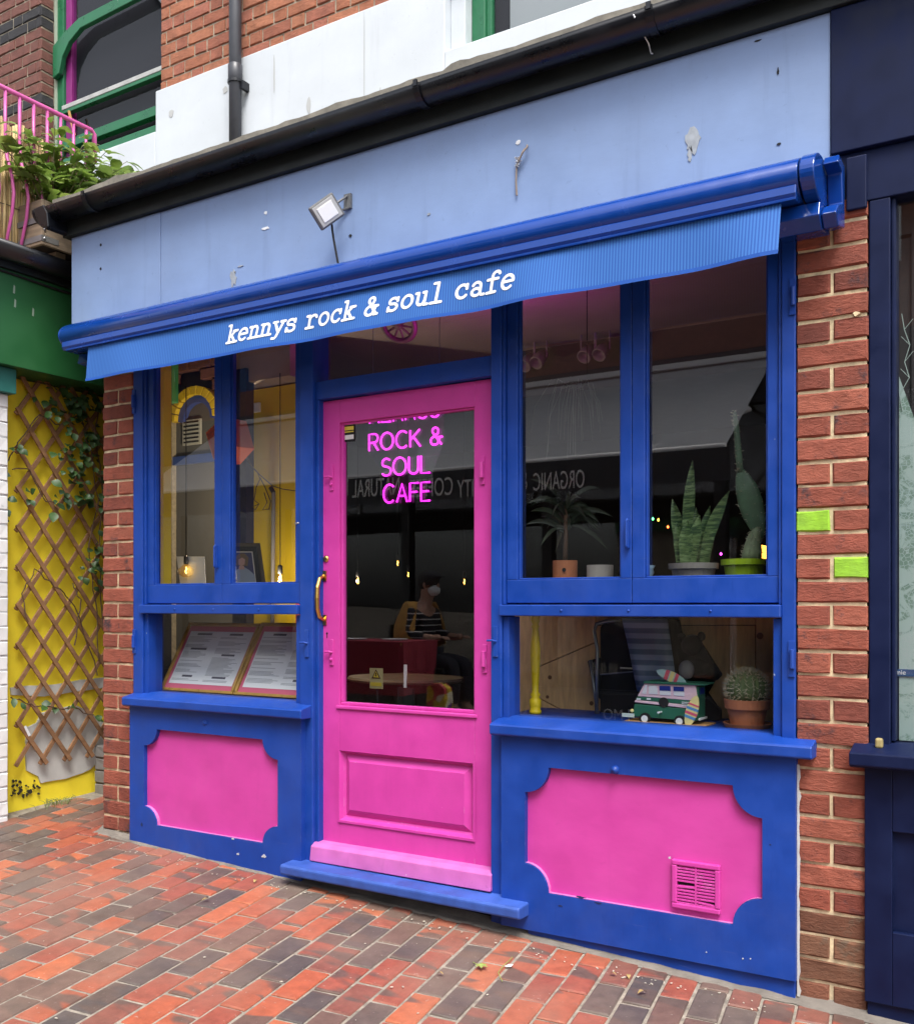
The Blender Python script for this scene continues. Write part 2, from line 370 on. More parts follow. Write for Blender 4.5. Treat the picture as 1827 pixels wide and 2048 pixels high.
# ================================================================== brick piers
def pier(label, x0, y0, z0, n, lime=(), soiled=0, w=.215):
    p = thing('brick_pier', label, 'pier', (x0+w/2, y0+.1, z0))
    MB().box(x0+.004, x0+w-.004, y0+.007, y0+.11, z0-.1, z0+n*.075+.02).build('mortar', MORT, p)
    for i in range(n):
        z = z0+i*.075+.0055; mt = BRICKD if i < soiled else BRICK
        if i % 2 == 0: brick(p, x0, y0, z, w, .0645, mt)
        else:
            hw = w/2-.005
            for s, xx in ((0, x0), (1, x0+w-hw)):
                q = brick(p, xx, y0, z, hw, .0645, LIME if (i, s) in lime else mt)
                if (i, s) in lime: q['label'] = 'brick painted lime green'
    return p
PR = pier('red brick pier with two lime green bricks beside the blue window', -.766, 0, -.0975, 35, lime=((21,0),(19,1)), soiled=5)
PLf = pier('narrow red brick pier between the yellow alcove and the menu window', -4.115, 0, .0595, 32, soiled=1)

def splat(parent, spots):
    rnd_ = random.Random(77)
    for (x, z, s_) in spots:
        pts = [(x+s_*math.cos(2*math.pi*i/11)*rnd_.uniform(.5,1.3), z+s_*.6*math.sin(2*math.pi*i/11)*rnd_.uniform(.5,1.3)) for i in range(11)]
        MB().prism(pts, lambda a, b: (a, -.0028, b), lambda a, b: (a, .006, b)).build('mortar_smear', MORT, parent)
splat(PR, [(-.585,2.155,.012)])

# ================================================================== the blue and pink shopfront
sf = thing('shopfront', 'bright blue timber shopfront with pink door and pink riser panels', 'shopfront', (-2.3, 0, .1))
# fascia boards, header, posts and rails
box1('fascia_board', SKYB, sf, -4.339, -3.690, -.012, .04, 2.60, 3.112, .002)
box1('fascia_board', SKYB, sf, -3.687, -.660, -.010, .04, 2.60, 3.112, .002)
box1('header_beam', BLUE, sf, -3.896, -.767, .0, .10, 2.562, 2.598)
def post(x0, x1, z0=.0, z1=2.560, y0=.0, y1=.11):
    m = MB(); m.box(x0, x1, y0, y1, z0, z1); return m.build('post', BLUE, sf, .004)
post(-3.893, -3.828); post(-2.840, -2.768); post(-1.894, -1.848); post(-.813, -.768)
# stepped mouldings beside the posts
for (x0, x1, y) in ((-3.826,-3.812,.008),(-2.853,-2.842,.012),(-1.846,-1.836,.006),(-.824,-.815,.008)):
    box1('moulding', BLUE, sf, x0, x1, y, .10, 1.252, 2.558, .002)
for (x0, x1) in ((-3.826,-3.800),(-2.870,-2.842),(-1.846,-1.822),(-.842,-.815)):
    box1('moulding', BLUE, sf, x0, x1, .012, .10, .80, 1.205, .002)
box1('moulding', BLUE, sf, -2.766, -2.752, .022, .10, .165, 2.2, .002)
for (x0, x1) in ((-3.836,-2.842),(-1.850,-.812)):
    m = MB(); m.box(x0, x1, -.016, .11, 1.208, 1.250); r_ = m.build('mid_rail', BLUE, sf, .004)
    for q in (.25, .5, .78):
        MB().lathe([(0,-.0035),(.004,-.003),(.005,0)], (x0+(x1-x0)*q, -.016, 1.229), 10, (0,1,0)).build('screw', BLUE, r_, smooth=True)
# opening sashes above the rail
def sash(x0, x1, g0, g1, ztop=2.558):
    y0, y1, zb, zg = .018, .06, 1.256, 1.343
    s = MB(); s.box(x0, x1, y0, y1, zb, zg); s.box(x0, g0, y0, y1, zg, ztop-.06); s.box(g1, x1, y0, y1, zg, ztop-.06); s.box(x0, x1, y0, y1, ztop-.06, ztop)
    o = s.build('window_sash', BLUE, sf, .0025)
    b = MB(); e = .007
    b.box(g0, g1, y0+.010, y1-.012, zg, zg+e); b.box(g0, g0+e, y0+.010, y1-.012, zg+e, ztop-.06); b.box(g1-e, g1, y0+.010, y1-.012, zg+e, ztop-.06)
    b.build('glazing_bead', BLUE, o, .002)
    MB().add([(g0,.05,zg),(g1,.05,zg),(g1,.05,ztop-.06),(g0,.05,ztop-.06)], [(0,1,2,3)]).build('pane', GLASS, o)
    return o
s1 = sash(-3.810, -3.3185, -3.771, -3.366); s2 = sash(-3.3165, -2.855, -3.267, -2.880)
s3 = sash(-1.834, -1.333, -1.788, -1.375); s4 = sash(-1.331, -.826, -1.284, -.862)
for s_, x, z in ((s1, -3.345, 1.47), (s3, -1.345, 1.50)):
    h = MB(); h.box(x-.006, x+.006, .004, .02, z-.05, z+.05); h.tube([(x,.006,z-.052),(x,-.003,z-.045),(x,-.003,z+.045),(x,.006,z+.052)], .0045, 6); h.build('sash_bolt', BLUE, s_, .001)
h = MB(); h.tube([(-2.875,.02,1.60),(-2.86,-.006,1.60),(-2.835,-.012,1.60)], .0035, 6); h.build('stay_hook', STEEL, s2, smooth=True)
# fixed display panes below the rail
for (x0, x1) in ((-3.800,-2.870),(-1.822,-.842)):
    MB().add([(x0,.06,.825),(x1,.06,.825),(x1,.06,1.206),(x0,.06,1.206)], [(0,1,2,3)]).build('display_pane', GLASS, sf)
# sills
for (x0, x1) in ((-3.895,-2.775),(-1.862,-.704)):
    m = MB(); prof = [(.115,.765),(-.060,.765),(-.068,.770),(-.068,.801),(-.063,.808),(.03,.828),(.115,.828)]
    m.prism(prof, lambda y, z: (x0, y, z), lambda y, z: (x1, y, z)); m.build('window_sill', BLUE, sf, .004)
# stall risers: frame with a scalloped opening and a recessed pink panel
def scallop(x0, x1, z0, z1, rx, rz, n=9):
    p = []
    for (cx, cz, a0) in ((x0, z0, 90), (x1, z0, 180), (x1, z1, 270), (x0, z1, 0)):
        for i in range(n):
            a = R(a0-90*i/(n-1))
            p.append((cx+rx*math.cos(a), cz+rz*math.sin(a)))
    return p
def riser(label, x0, x1, z0, z1, px0, px1, pz0, pz1, rx, rz, yf=-.03, yp=-.008):
    inner = scallop(px0, px1, pz0, pz1, rx, rz); bm = bmesh.new()
    def ring(pts, y):
        v = [bm.verts.new((a, y, b)) for a, b in pts]; return v, [bm.edges.new((v[i], v[(i+1) % len(v)])) for i in range(len(v))]
    ov, oe = ring([(x0,z0),(x1,z0),(x1,z1),(x0,z1)], yf); iv, ie = ring(inner, yf)
    bmesh.ops.triangle_fill(bm, use_beauty=True, edges=oe+ie)
    wob = [bm.verts.new((v.co.x, yp+.004, v.co.z)) for v in iv]
    for i in range(len(iv)): bm.faces.new((iv[i], iv[(i+1) % len(iv)], wob[(i+1) % len(iv)], wob[i]))
    bv = [bm.verts.new((v.co.x, .10, v.co.z)) for v in ov]
    for i in range(4): bm.faces.new((ov[i], bv[i], bv[(i+1) % 4], ov[(i+1) % 4]))
    bmesh.ops.recalc_face_normals(bm, faces=bm.faces)
    me = bpy.data.meshes.new('stall_riser'); bm.to_mesh(me); bm.free(); me.materials.append(BLUE)
    o = link('stall_riser', me, sf); o['label'] = label
    m = MB(); nx, nz = 24, 14                                     # hand-rendered panel face, slightly uneven
    for i in range(nx+1):
        for k in range(nz+1):
            x = px0-.01+(px1-px0+.02)*i/nx; z = pz0-.01+(pz1-pz0+.02)*k/nz
            m.v.append((x, yp+.0025*noise.noise((x*7, 0, z*7)), z))
    for i in range(nx):
        for k in range(nz): m.f.append((i*(nz+1)+k, (i+1)*(nz+1)+k, (i+1)*(nz+1)+k+1, i*(nz+1)+k+1)); m.m.append(0)
    m.build('pink_panel', PINKP, o, smooth=True)
    # the pink line carried onto the scallop's edge
    m = MB(); n = len(inner)
    for i in range(n):
        a, b = inner[i], inner[(i+1) % n]
        if (a[1]+b[1])/2 < (pz0+pz1)/2:
            m.add([(a[0],yf+.006,a[1]+.0012),(b[0],yf+.006,b[1]+.0012),(b[0],yp+.002,b[1]+.0012),(a[0],yp+.002,a[1]+.0012)], [(0,1,2,3)])
    m.build('painted_edge', PINKE, o)
    return o
PINKP = paint('pink_render', (.53,.046,.31), .55, .06, .3, scale=(6,6,9), stretch=(22,22,40), speck=(.6,.42,.5), speck_amt=.02, grime=.10)
PINKE = paint('pink_edge', (.52,.16,.40), .5, .1, .3)
riser('left riser with scalloped pink panel under the menu window', -3.882, -2.806, .03, .764, -3.782, -2.938, .207, .661, .088, .082)
rr_ = riser('wide right riser with scalloped pink panel and a vent', -1.832, -.761, .052, .764, -1.731, -.866, .199, .657, .096, .098)
m = MB(); m.prism([(-1.728,.058),(-.766,.048),(-.766,-.12),(-1.728,-.12)], lambda x, z: (x, -.014, z), lambda x, z: (x, .08, z)); m.build('plinth', BLUE, sf, .003)
m = MB(); m.prism([(-3.87,.12),(-2.80,.06),(-2.80,-.05),(-3.87,-.05)], lambda x, z: (x, -.024, z), lambda x, z: (x, .08, z)); m.build('plinth', BLUE, sf, .003)
MB().lathe([(0,-.016),(.012,-.012),(.016,-.002),(.017,.002)], (-1.375, -.03, .672), 14, (0,1,0)).build('bolt_cap', BLUE, sf, smooth=True)
h = MB(); h.lathe([(0,-.010),(.008,-.008),(.011,0)], (-3.376,-.03,.712), 12, (0,1,0)); h.box(-3.392,-3.36,-.034,-.029,.706,.718); h.build('bolt_cap', BLUE, sf, .001)
# white unpainted edge where riser meets the brick pier
m = MB()
zs = [.0+.02*i for i in range(38)]
for a, b in zip(zs, zs[1:]):
    f = lambda z: .004+.009*noise.noise((z*29, 1, 0))
    m.add([(-.7605,-.012,a),(-.7605+f(a)+.004,-.012,a),(-.7605+f(b)+.004,-.012,b),(-.7605,-.012,b)], [(0,1,2,3)])
m.build('filler_bead', OFFW, sf)
m = MB()
for a, b in zip(zs, zs[1:]):
    f = lambda z: .004+.003*noise.noise((z*23, 7, 0))
    m.add([(-3.8825-f(a),-.006,a+.05),(-3.8825,-.006,a+.05),(-3.8825,-.006,b+.05),(-3.8825-f(b),-.006,b+.05)], [(0,1,2,3)])
m.build('filler_bead', OFFW, sf)
# ventilator in the right riser
vx0, vx1, vz0, vz1, vy = -1.172, -1.006, .221, .385, -.008
v = MB(); fw = .018
v.box(vx0, vx1, vy-.018, vy, vz0, vz0+fw); v.box(vx0, vx1, vy-.018, vy, vz1-fw, vz1); v.box(vx0, vx0+fw, vy-.018, vy, vz0+fw, vz1-fw); v.box(vx1-fw, vx1, vy-.018, vy, vz0+fw, vz1-fw)
vo = v.build('vent_grille', PINK, sf, .004)
MB().box(vx0+fw, vx1-fw, vy-.0035, vy-.001, vz0+fw, vz1-fw).build('vent_void', BLACK, vo)
xm = (vx0+vx1)/2
MB().box(xm-.003, xm+.003, vy-.015, vy-.004, vz0+fw, vz1-fw).build('vent_bar', PINK, vo)
for k in range(12):
    z = vz1-fw-.006-k*.0107
    for sd_ in (0, 1):
        a, b = (vx0+fw, xm-.003) if sd_ == 0 else (xm+.003, vx1-fw)
        if sd_ == 0 and k == 5: continue
        dz = -.006 if (sd_ == 1 and k == 10) else (.003 if (sd_ == 0 and k == 6) else 0)
        s = MB(); s.prism([(a,z),(b,z+dz),(b,z+dz-.005),(a,z-.005)], lambda x, zz: (x, vy-.015, zz), lambda x, zz: (x, vy-.006, zz+.003)); s.build('slat', PINK, vo)

# ---- door
D0, D1, DY = -2.768, -1.885, .052
m = MB()
m.box(D0, -2.664, DY, DY+.045, .162, 2.122); m.box(-1.996, D1, DY, DY+.045, .162, 2.122)
m.box(-2.664, -1.996, DY, DY+.045, 2.023, 2.122); m.box(-2.664, -1.996, DY, DY+.045, .636, .823); m.box(-2.664, -1.996, DY, DY+.045, .162, .333)
door = m.build('door', PINK, sf, .002); door['label'] = 'pink glazed door with one raised lower panel'
b = MB(); e = .014
for (x0, x1, z0, z1) in ((-2.664,-1.996,.823,.823+e),(-2.664,-1.996,2.023-e*.6,2.023),(-2.664,-2.664+e,.823+e,2.023-e*.6),(-1.996-e*.6,-1.996,.823+e,2.023-e*.6)):
    b.box(x0, x1, DY+.008, DY+.03, z0, z1)
b.box(-2.678,-1.984,DY-.008,DY,.808,.822)
b.build('glazing_bead', PINK, door, .003)
MB().add([(-2.664,DY+.022,.823),(-1.996,DY+.022,.823),(-1.996,DY+.022,2.023),(-2.664,DY+.022,2.023)], [(0,1,2,3)]).build('pane', GLASS, door)
# raised and fielded panel with its moulding
x0, x1, z0, z1 = -2.664, -1.996, .333, .636
def rim(x0, x1, z0, z1, i): return [(x0+i,z0+i),(x1-i,z0+i),(x1-i,z1-i),(x0+i,z1-i)]
m = MB(); lv = [(-.006,DY-.006),(.004,DY-.006),(.014,DY+.014),(.022,DY+.020),(.050,DY+.004)]
for (ia, ya), (ib, yb) in zip(lv, lv[1:]):
    a, b_ = rim(x0,x1,z0,z1,ia), rim(x0,x1,z0,z1,ib)
    for q in range(4): m.add([(a[q][0],ya,a[q][1]),(a[(q+1)%4][0],ya,a[(q+1)%4][1]),(b_[(q+1)%4][0],yb,b_[(q+1)%4][1]),(b_[q][0],yb,b_[q][1])], [(0,1,2,3)])
c_ = rim(x0,x1,z0,z1,.05); m.add([(p[0],DY+.004,p[1]) for p in c_], [(0,1,2,3)]); m.build('raised_panel', PINK, door)
m = MB(); m.prism([(DY,.24),(.012,.236),(-.008,.222),(-.016,.162),(DY,.158)], lambda y, z: (-2.772, y, z), lambda y, z: (-1.888, y, z)); m.build('weather_board', paint('pink_weathered', (.50,.12,.39), .5, .12, .4, speck=(.6,.45,.5), speck_amt=.03, grime=.3), door, .003)
# handle, lock and hardware
def plate(name, mat, par, x, z, w_, h_, y, t=.004): return MB().box(x-w_/2, x+w_/2, y-t, y, z-h_/2, z+h_/2).build(name, mat, par, .0015)
hx = at(648, 1195, DY)[0]; hzt, hzb = at(648, 1152, DY)[1], at(648, 1240, DY)[1]
h = MB(); h.tube([(hx,DY-.004,hzb),(hx,DY-.03,hzb+.012),(hx,DY-.045,hzb+.05),(hx,DY-.047,(hzt+hzb)/2),(hx,DY-.045,hzt-.05),(hx,DY-.03,hzt-.012),(hx,DY-.004,hzt)], [.007,.008,.009,.010,.009,.008,.007], 10)
h.box(hx-.014,hx+.014,DY-.005,DY,hzt-.022,hzt+.022); h.box(hx-.014,hx+.014,DY-.005,DY,hzb-.022,hzb+.022); h.build('pull_handle', BRASS, door, smooth=False)
lx, lz = at(652, 1118, DY); h = MB(); h.lathe([(0,-.008),(.006,-.009),(.011,-.007),(.014,-.004),(.015,0)], (lx, DY, lz), 16, (0,1,0)); h.build('lock_cylinder', BRASS, door, smooth=True)
kx, kz = at(654, 1270, DY); h = MB(); h.lathe([(0,-.001),(.005,-.001),(.005,0)], (kx, DY, kz+.006), 10, (0,1,0)); h.box(kx-.002,kx+.002,DY-.001,DY,kz-.014,kz+.004); h.build('keyhole', BLACK, door)
for (px, py, big) in ((661,955,0),(963,940,1),(661,1305,0),(967,1318,1)):
    x, z = at(px, py, DY-.01); h = MB()
    h.box(x-.009, x+.009, DY-.006, DY, z-.055, z+.055)
    if big: h.tube([(x,DY-.012,z-.03),(x,DY-.012,z+.03)], .009, 8)
    else: h.tube([(x+.005,DY-.006,z),(x-.004,DY-.016,z+.004),(x-.03,DY-.016,z+.003)], .0045, 6); h.lathe([(0,-.01),(.006,-.008),(.007,0)], (x,DY-.005,z-.03), 8, (0,1,0))
    h.build('bar_bracket', PINK, door, .001)
for (px, py, kind) in ((990,1283,0),(613,1287,0),(1584,593,1),(1582,1318,1),(267,803,1),(268,1283,1)):
    x, z = at(px, py, -.004); h = MB(); h.box(x-.010, x+.010, -.006, 0, z-.058, z+.058)
    if kind: h.tube([(x+.004,-.012,z-.03),(x+.004,-.012,z+.03)], .008, 8)
    else: h.tube([(x+.004,-.006,z),(x-.004,-.016,z+.004),(x-.03,-.016,z+.003)], .0045, 6)
    h.build('bar_bracket', BLUE, sf, .001)
# transom over the door, and the step
box1('transom_rail', BLUE, sf, -2.768, -1.894, .02, .10, 2.126, 2.204)
MB().add([(-2.768,.06,2.204),(-1.894,.06,2.204),(-1.894,.06,2.56),(-2.768,.06,2.56)], [(0,1,2,3)]).build('transom_pane', GLASS, sf)
m = MB(); rows = []
STEPB = paint('worn_blue', (.03,.085,.36), .55, .25, .5, speck=(.16,.15,.14), speck_amt=.02)
m.prism([(.09,.105),(-.088,.108),(-.106,.114),(-.108,.148),(-.10,.155),(.09,.163)], lambda y, z: (-2.858, y, z), lambda y, z: (-1.716, y, z-.004)); m.build('doorstep', STEPB, sf, .006)
box1('threshold', DARKM, sf, -2.77, -1.894, .06, .12, .03, .150, 0)
# paint scars and old fixings on the fascia
def blob(px, py, wpx, hpx, Y, seed, n=18, jag=.35):
    rnd = random.Random(seed); cx, cz = at(px, py, Y); sx = abs(at(px+wpx/2, py, Y)[0]-cx); sz = abs(at(px, py+hpx/2, Y)[1]-cz)
    return [(cx+sx*math.cos(2*math.pi*i/n)*(1+rnd.uniform(-jag, jag)), cz+sz*math.sin(2*math.pi*i/n)*(1+rnd.uniform(-jag, jag))) for i in range(n)]
SCAR = paint('bare_filler', (.32,.35,.38), .9, .25, .6, scale=(30,30,30), speck=(.05,.05,.05), speck_amt=.1)
for k, (px, py, wp, hp, ya, mat) in enumerate(((1385,278,26,50,-.0125,SCAR),(1379,308,9,34,-.0125,SCAR),(466,556,11,34,-.0125,SCAR),(531,425,6,6,-.0125,PAPER),(531,456,14,6,-.0125,PAPER),(1035,284,9,9,-.0125,PAPER),
        (1555,142,4,14,-.0125,BLACK),(1557,287,8,5,-.0125,BLACK),(201,489,4,5,-.0145,BLACK),(201,537,4,5,-.0145,BLACK),(857,428,6,5,-.0125,SCAR),(700,471,5,6,-.0125,BLACK),(480,532,12,3,-.0125,SCAR),(1515,80,14,3,-.0125,BLACK),)):
    p = blob(px, py, wp, hp, ya, k); m = MB(); m.prism(p, lambda x, z: (x, ya, z), lambda x, z: (x, ya+.002, z)); m.build('paint_scar', mat, sf)
CHIP = flat('chip_pale', (.45,.48,.52), .9); CHIPD = flat('chip_dark', (.006,.018,.09), .9)
for k, (px, py, wp, hp, mat) in enumerate(((465,1678,7,3.5,CHIP),(476,1709,6,4,CHIP),(527,1713,9,6,CHIP),(1485,1918,3,3,CHIP),(1500,1918,3,4,CHIP),(1412,1905,3,3,CHIP),(1338,1716,5,4,CHIP),(283,1650,4,8,CHIPD),(330,1702,9,3,CHIPD),(1160,1795,20,4,CHIPD),(1195,1806,16,4,CHIPD),(1120,1812,9,3,CHIPD),(1540,1690,4,3,CHIPD))):
    p = blob(px, py, wp, hp, -.031, 200+k, 11, .5); MB().prism(p, lambda x, z: (x, -.0312, z), lambda x, z: (x, -.0295, z)).build('paint_scar', mat, sf)
# sticker on the door glass
x0, z1 = at(684, 848, DY+.02); x1, z0 = at(709, 882, DY+.02); yy = DY+.019
st = MB().box(x0+.004, x1, yy-.0006, yy, z0, z1).build('glass_sticker', BLACK, door)
STY, STW = flat('sticker_yellow', (.6,.5,.05), .5), flat('sticker_white', (.7,.7,.7), .5)
for k, (mt, a, b) in enumerate(((STW,.95,.9),(STY,.82,.62),(STY,.56,.5),(STW,.36,.12))):
    MB().box(x0+.008, x1-.004, yy-.0012, yy-.0007, z0+(z1-z0)*b, z0+(z1-z0)*a).build('sticker_print', mt, door)

# ================================================================== awning with its lettered valance
aw = thing('awning', 'blue retractable awning with striped valance lettered in white', 'awning', (-2.4, -.12, 2.4))
def cassette_profile(n=40, sy=1.0, sz=1.0):
    return [(-.115+.110*sy*math.cos(2*math.pi*i/n), 2.546+.070*sz*math.sin(2*math.pi*i/n)) for i in range(n)]
m = MB(); m.prism(cassette_profile(), lambda y, z: (-4.150, y, z), lambda y, z: (-.712, y, z))
cs_ = m.build('cassette', CASS, aw, .002)
for p in cs_.data.polygons: p.use_smooth = len(p.vertices) == 4
m = MB(); m.prism(cassette_profile(40, .98, .98), lambda y, z: (-4.165, y, z), lambda y, z: (-4.152, y, z)); m.prism(cassette_profile(40, .80, .80), lambda y, z: (-4.180, y, z), lambda y, z: (-4.166, y, z)); m.build('end_cap', CASS, aw, .004)
m = MB(); m.prism(cassette_profile(40, 1.03, 1.05), lambda y, z: (-.706, y, z), lambda y, z: (-.662, y, z)); m.build('end_cap', CASS, aw, .004)
# front bar that carries the valance, with a lip
m = MB(); m.prism([(-.216,2.512),(-.150,2.50),(-.160,2.470),(-.212,2.470),(-.220,2.485)], lambda y, z: (-4.14, y, z), lambda y, z: (-.716, y, z)); m.build('front_bar', CASS, aw, .004)
m = MB(); m.box(-4.10,-.716,-.226,-.200,2.462,2.470); m.build('valance_track', CASS, aw, .001)
# wall bracket at the right-hand end, an open cup
m = MB(); cup = [(-.02,2.612),(-.10,2.620),(-.12,2.592),(-.06,2.580),(-.045,2.49),(-.11,2.465),(-.15,2.430),(-.11,2.398),(-.02,2.42)]
m.prism(cup, lambda y, z: (-.660, y, z), lambda y, z: (-.615, y, z)); m.build('wall_bracket', CASS, aw, .004)
m = MB(); m.prism([(-.012,2.48),(-.15,2.47),(-.165,2.425),(-.12,2.392),(-.012,2.41)], lambda y, z: (-.80, y, z), lambda y, z: (-.661, y, z)); m.build('wall_bracket', CASS, aw, .003)
m = MB(); m.prism([(-.012,2.48),(-.12,2.47),(-.13,2.425),(-.012,2.41)], lambda y, z: (-4.14, y, z), lambda y, z: (-4.02, y, z)); m.build('wall_bracket', CASS, aw, .003)
def stripe_mat():
    mt, t, b = newmat('striped_canvas')
    sx = N(t, 'ShaderNodeSeparateXYZ'); L(t, N(t, 'ShaderNodeNewGeometry').outputs['Position'], sx.inputs[0])
    mu = N(t, 'ShaderNodeMath', operation='MULTIPLY'); L(t, sx.outputs[0], mu.inputs[0]); mu.inputs[1].default_value = 2*math.pi/.0105
    si = N(t, 'ShaderNodeMath', operation='SINE'); L(t, mu.outputs[0], si.inputs[0])
    mr = N(t, 'ShaderNodeMapRange'); mr.inputs[1].default_value = -1; L(t, si.outputs[0], mr.inputs[0])
    r = ramp(t, mr.outputs[0], [(.3,(.011,.078,.32)),(.7,(.030,.140,.44))]); L(t, r.outputs[0], b.inputs['Base Color'])
    b.inputs['Roughness'].default_value = .8
    n = N(t, 'ShaderNodeTexNoise', Scale=600.0, Detail=2.0); L(t, mapped(t, (1,1,1)), n.inputs['Vector']); bumpit(t, b, n.outputs[0], .3, .001)
    return mt
CANV = stripe_mat()
VX0, VX1, VY, VZ0, VZ1 = -3.952, -.760, -.213, 2.302, 2.466
def val_y(x, z): 
    f = (VZ1-z)/(VZ1-VZ0); return VY-.015*f*(math.sin((x+1)*9.0)+.6*math.sin(x*15.3+1))*(.35+.65*max(0, (x+3.2)/2.5))-.02*f
m = MB(); nx, nz = 220, 8
for i in range(nx+1):
    for k in range(nz+1):
        x = VX0+(VX1-VX0)*i/nx; z = VZ0+(VZ1-VZ0)*k/nz; m.v.append((x, val_y(x, z), z))
for i in range(nx):
    for k in range(nz): m.f.append((i*(nz+1)+k, (i+1)*(nz+1)+k, (i+1)*(nz+1)+k+1, i*(nz+1)+k+1)); m.m.append(0)
val = m.build('valance', CANV, aw, smooth=True)
m = MB(); pts = [VX0+(VX1-VX0)*i/60 for i in range(61)]
for a, b in zip(pts, pts[1:]):
    q = lambda x, z, o: (x, val_y(x, VZ0)-o, z)
    m.add([q(a,VZ0-.003,.002),q(b,VZ0-.003,.002),q(b,VZ0+.009,.002),q(a,VZ0+.009,.002)], [(0,1,2,3)])
m.build('hem', paint('hem_blue', (.012,.09,.42), .8, .1, .2), val)
# --- lettering drawn from strokes: a slanted slab-serif typewriter hand
def arc(cx, cy, rx, ry, a0, a1, n=12): return [(cx+rx*math.cos(R(a0+(a1-a0)*i/n)), cy+ry*math.sin(R(a0+(a1-a0)*i/n))) for i in range(n+1)]
LOW = {
 'k': [[(.2,0),(.2,1.5)],[(.0,1.5),(.2,1.5)],[(0,0),(.42,0)],[(.2,.42),(.74,.96)],[(.55,.97),(.95,.97)],[(.4,.62),(.82,.0)],[(.6,0),(1.02,0)]],
 'e': [[(.08,.54),(.88,.54)], arc(.48,.5,.4,.5,5,312,20)],
 'n': [[(.2,0),(.2,.97)],[(0,.97),(.2,.97)],[(0,0),(.42,0)], arc(.48,.65,.28,.33,170,0)+[(.76,0)],[(.58,0),(1.0,0)]],
 'y': [[(.12,.97),(.52,.08)],[(.9,.97),(.42,-.28),(.3,-.42),(.08,-.40)],[(0,.97),(.34,.97)],[(.66,.97),(1.04,.97)]],
 's': [[(.80,.97),(.80,.72)], arc(.47,.74,.31,.25,15,225,10)+arc(.47,.27,.34,.27,75,-150,12),[(.12,.02),(.12,.30)]],
 'r': [[(.28,0),(.28,.97)],[(.04,.97),(.28,.97)],[(.02,0),(.66,0)], arc(.66,.55,.38,.42,175,62,8)+[(.9,.78)]],
 'o': [arc(.48,.5,.40,.48,0,360,24)],
 'c': [arc(.50,.5,.40,.48,38,318,20),[(.82,.97),(.82,.66)]],
 'u': [[(.2,.97),(.2,.34)]+arc(.46,.32,.26,.30,180,330,8)+[(.76,.4)],[(.76,.97),(.76,0)],[(0,.97),(.2,.97)],[(.56,.97),(.76,.97)],[(.76,0),(1.0,0)]],
 'l': [[(.5,0),(.5,1.5)],[(.18,1.5),(.5,1.5)],[(.12,0),(.88,0)]],
 'a': [[(.14,.78)]+arc(.42,.70,.28,.27,140,0,8)+[(.70,.16),(.80,.02),(.98,.02)], arc(.40,.27,.30,.26,0,360,18)],
 'f': [[(.4,0),(.4,1.12)]+arc(.68,1.16,.28,.32,180,60,8)+[(.9,1.30)],[(.08,.95),(.82,.95)],[(.1,0),(.72,0)]],
 '&': [[(.98,.02),(.30,1.02)]+arc(.46,1.16,.22,.24,215,-30,10)+[(.58,.86),(.22,.62)]+arc(.42,.33,.34,.34,135,320,10)+[(.78,.32),(.90,.68)],[(.72,.68),(1.04,.68)],[(.82,.02),(1.08,.02)]],
}
def ribbon(m, pts, wd, place, lift):
    "flat rounded-end stroke; place maps (x, y, lift) to 3D"
    P2 = [Vector((p[0], p[1])) for p in pts]; lf, rt = [], []
    for i, p in enumerate(P2):
        t = (P2[min(i+1, len(P2)-1)]-P2[max(i-1, 0)]).normalized(); nn = Vector((-t.y, t.x))*wd/2; lf.append(p+nn); rt.append(p-nn)
    def cap(p, t):
        a0 = math.atan2(t.y, t.x); return [p+Vector((math.cos(a0+R(a)), math.sin(a0+R(a))))*wd/2 for a in (60, 30, 0, -30, -60)]
    for i in range(len(P2)-1):
        m.add([place(q.x, q.y, lift) for q in (lf[i], rt[i], rt[i+1], lf[i+1])], [(0,1,2,3)])
    for p, t, a, b in ((P2[-1], (P2[-1]-P2[-2]).normalized(), lf[-1], rt[-1]), (P2[0], (P2[0]-P2[1]).normalized(), rt[0], lf[0])):
        q = [a]+cap(p, t)+[b]; m.add([place(v.x, v.y, lift) for v in q], [tuple(range(len(q)))])
def write(text, glyphs, place, wd, adv=1.12, space=.72):
    "one flat mesh per letter, returned as (letter, MB)"
    x = 0; out = []
    for ch in text:
        if ch == ' ': x += space; continue
        m = MB(); lift = 0
        for st in glyphs[ch]:
            lift += 1; ribbon(m, [(x+px, py) for px, py in st], wd, place, lift)
        out.append((ch, m)); x += adv
    return out, x
txt = 'kennys rock & soul cafe'; nA = sum(1.12 if c != ' ' else .72 for c in txt)-.12
tx0, tz0 = -3.045, 2.352; tw = 1.375; us = tw/nA; uh = .0485
LETW = flat('letter_white', (.82,.83,.82), .7)
def vplace(x, y, l):
    X = tx0+(x+.13*y)*us; Z = tz0+y*uh+.006*x/nA; return (X, val_y(X, Z)-.0012-.00018*l, Z)
for ch, mm_ in write(txt, LOW, vplace, .215)[0]: mm_.build('letter', LETW, val)

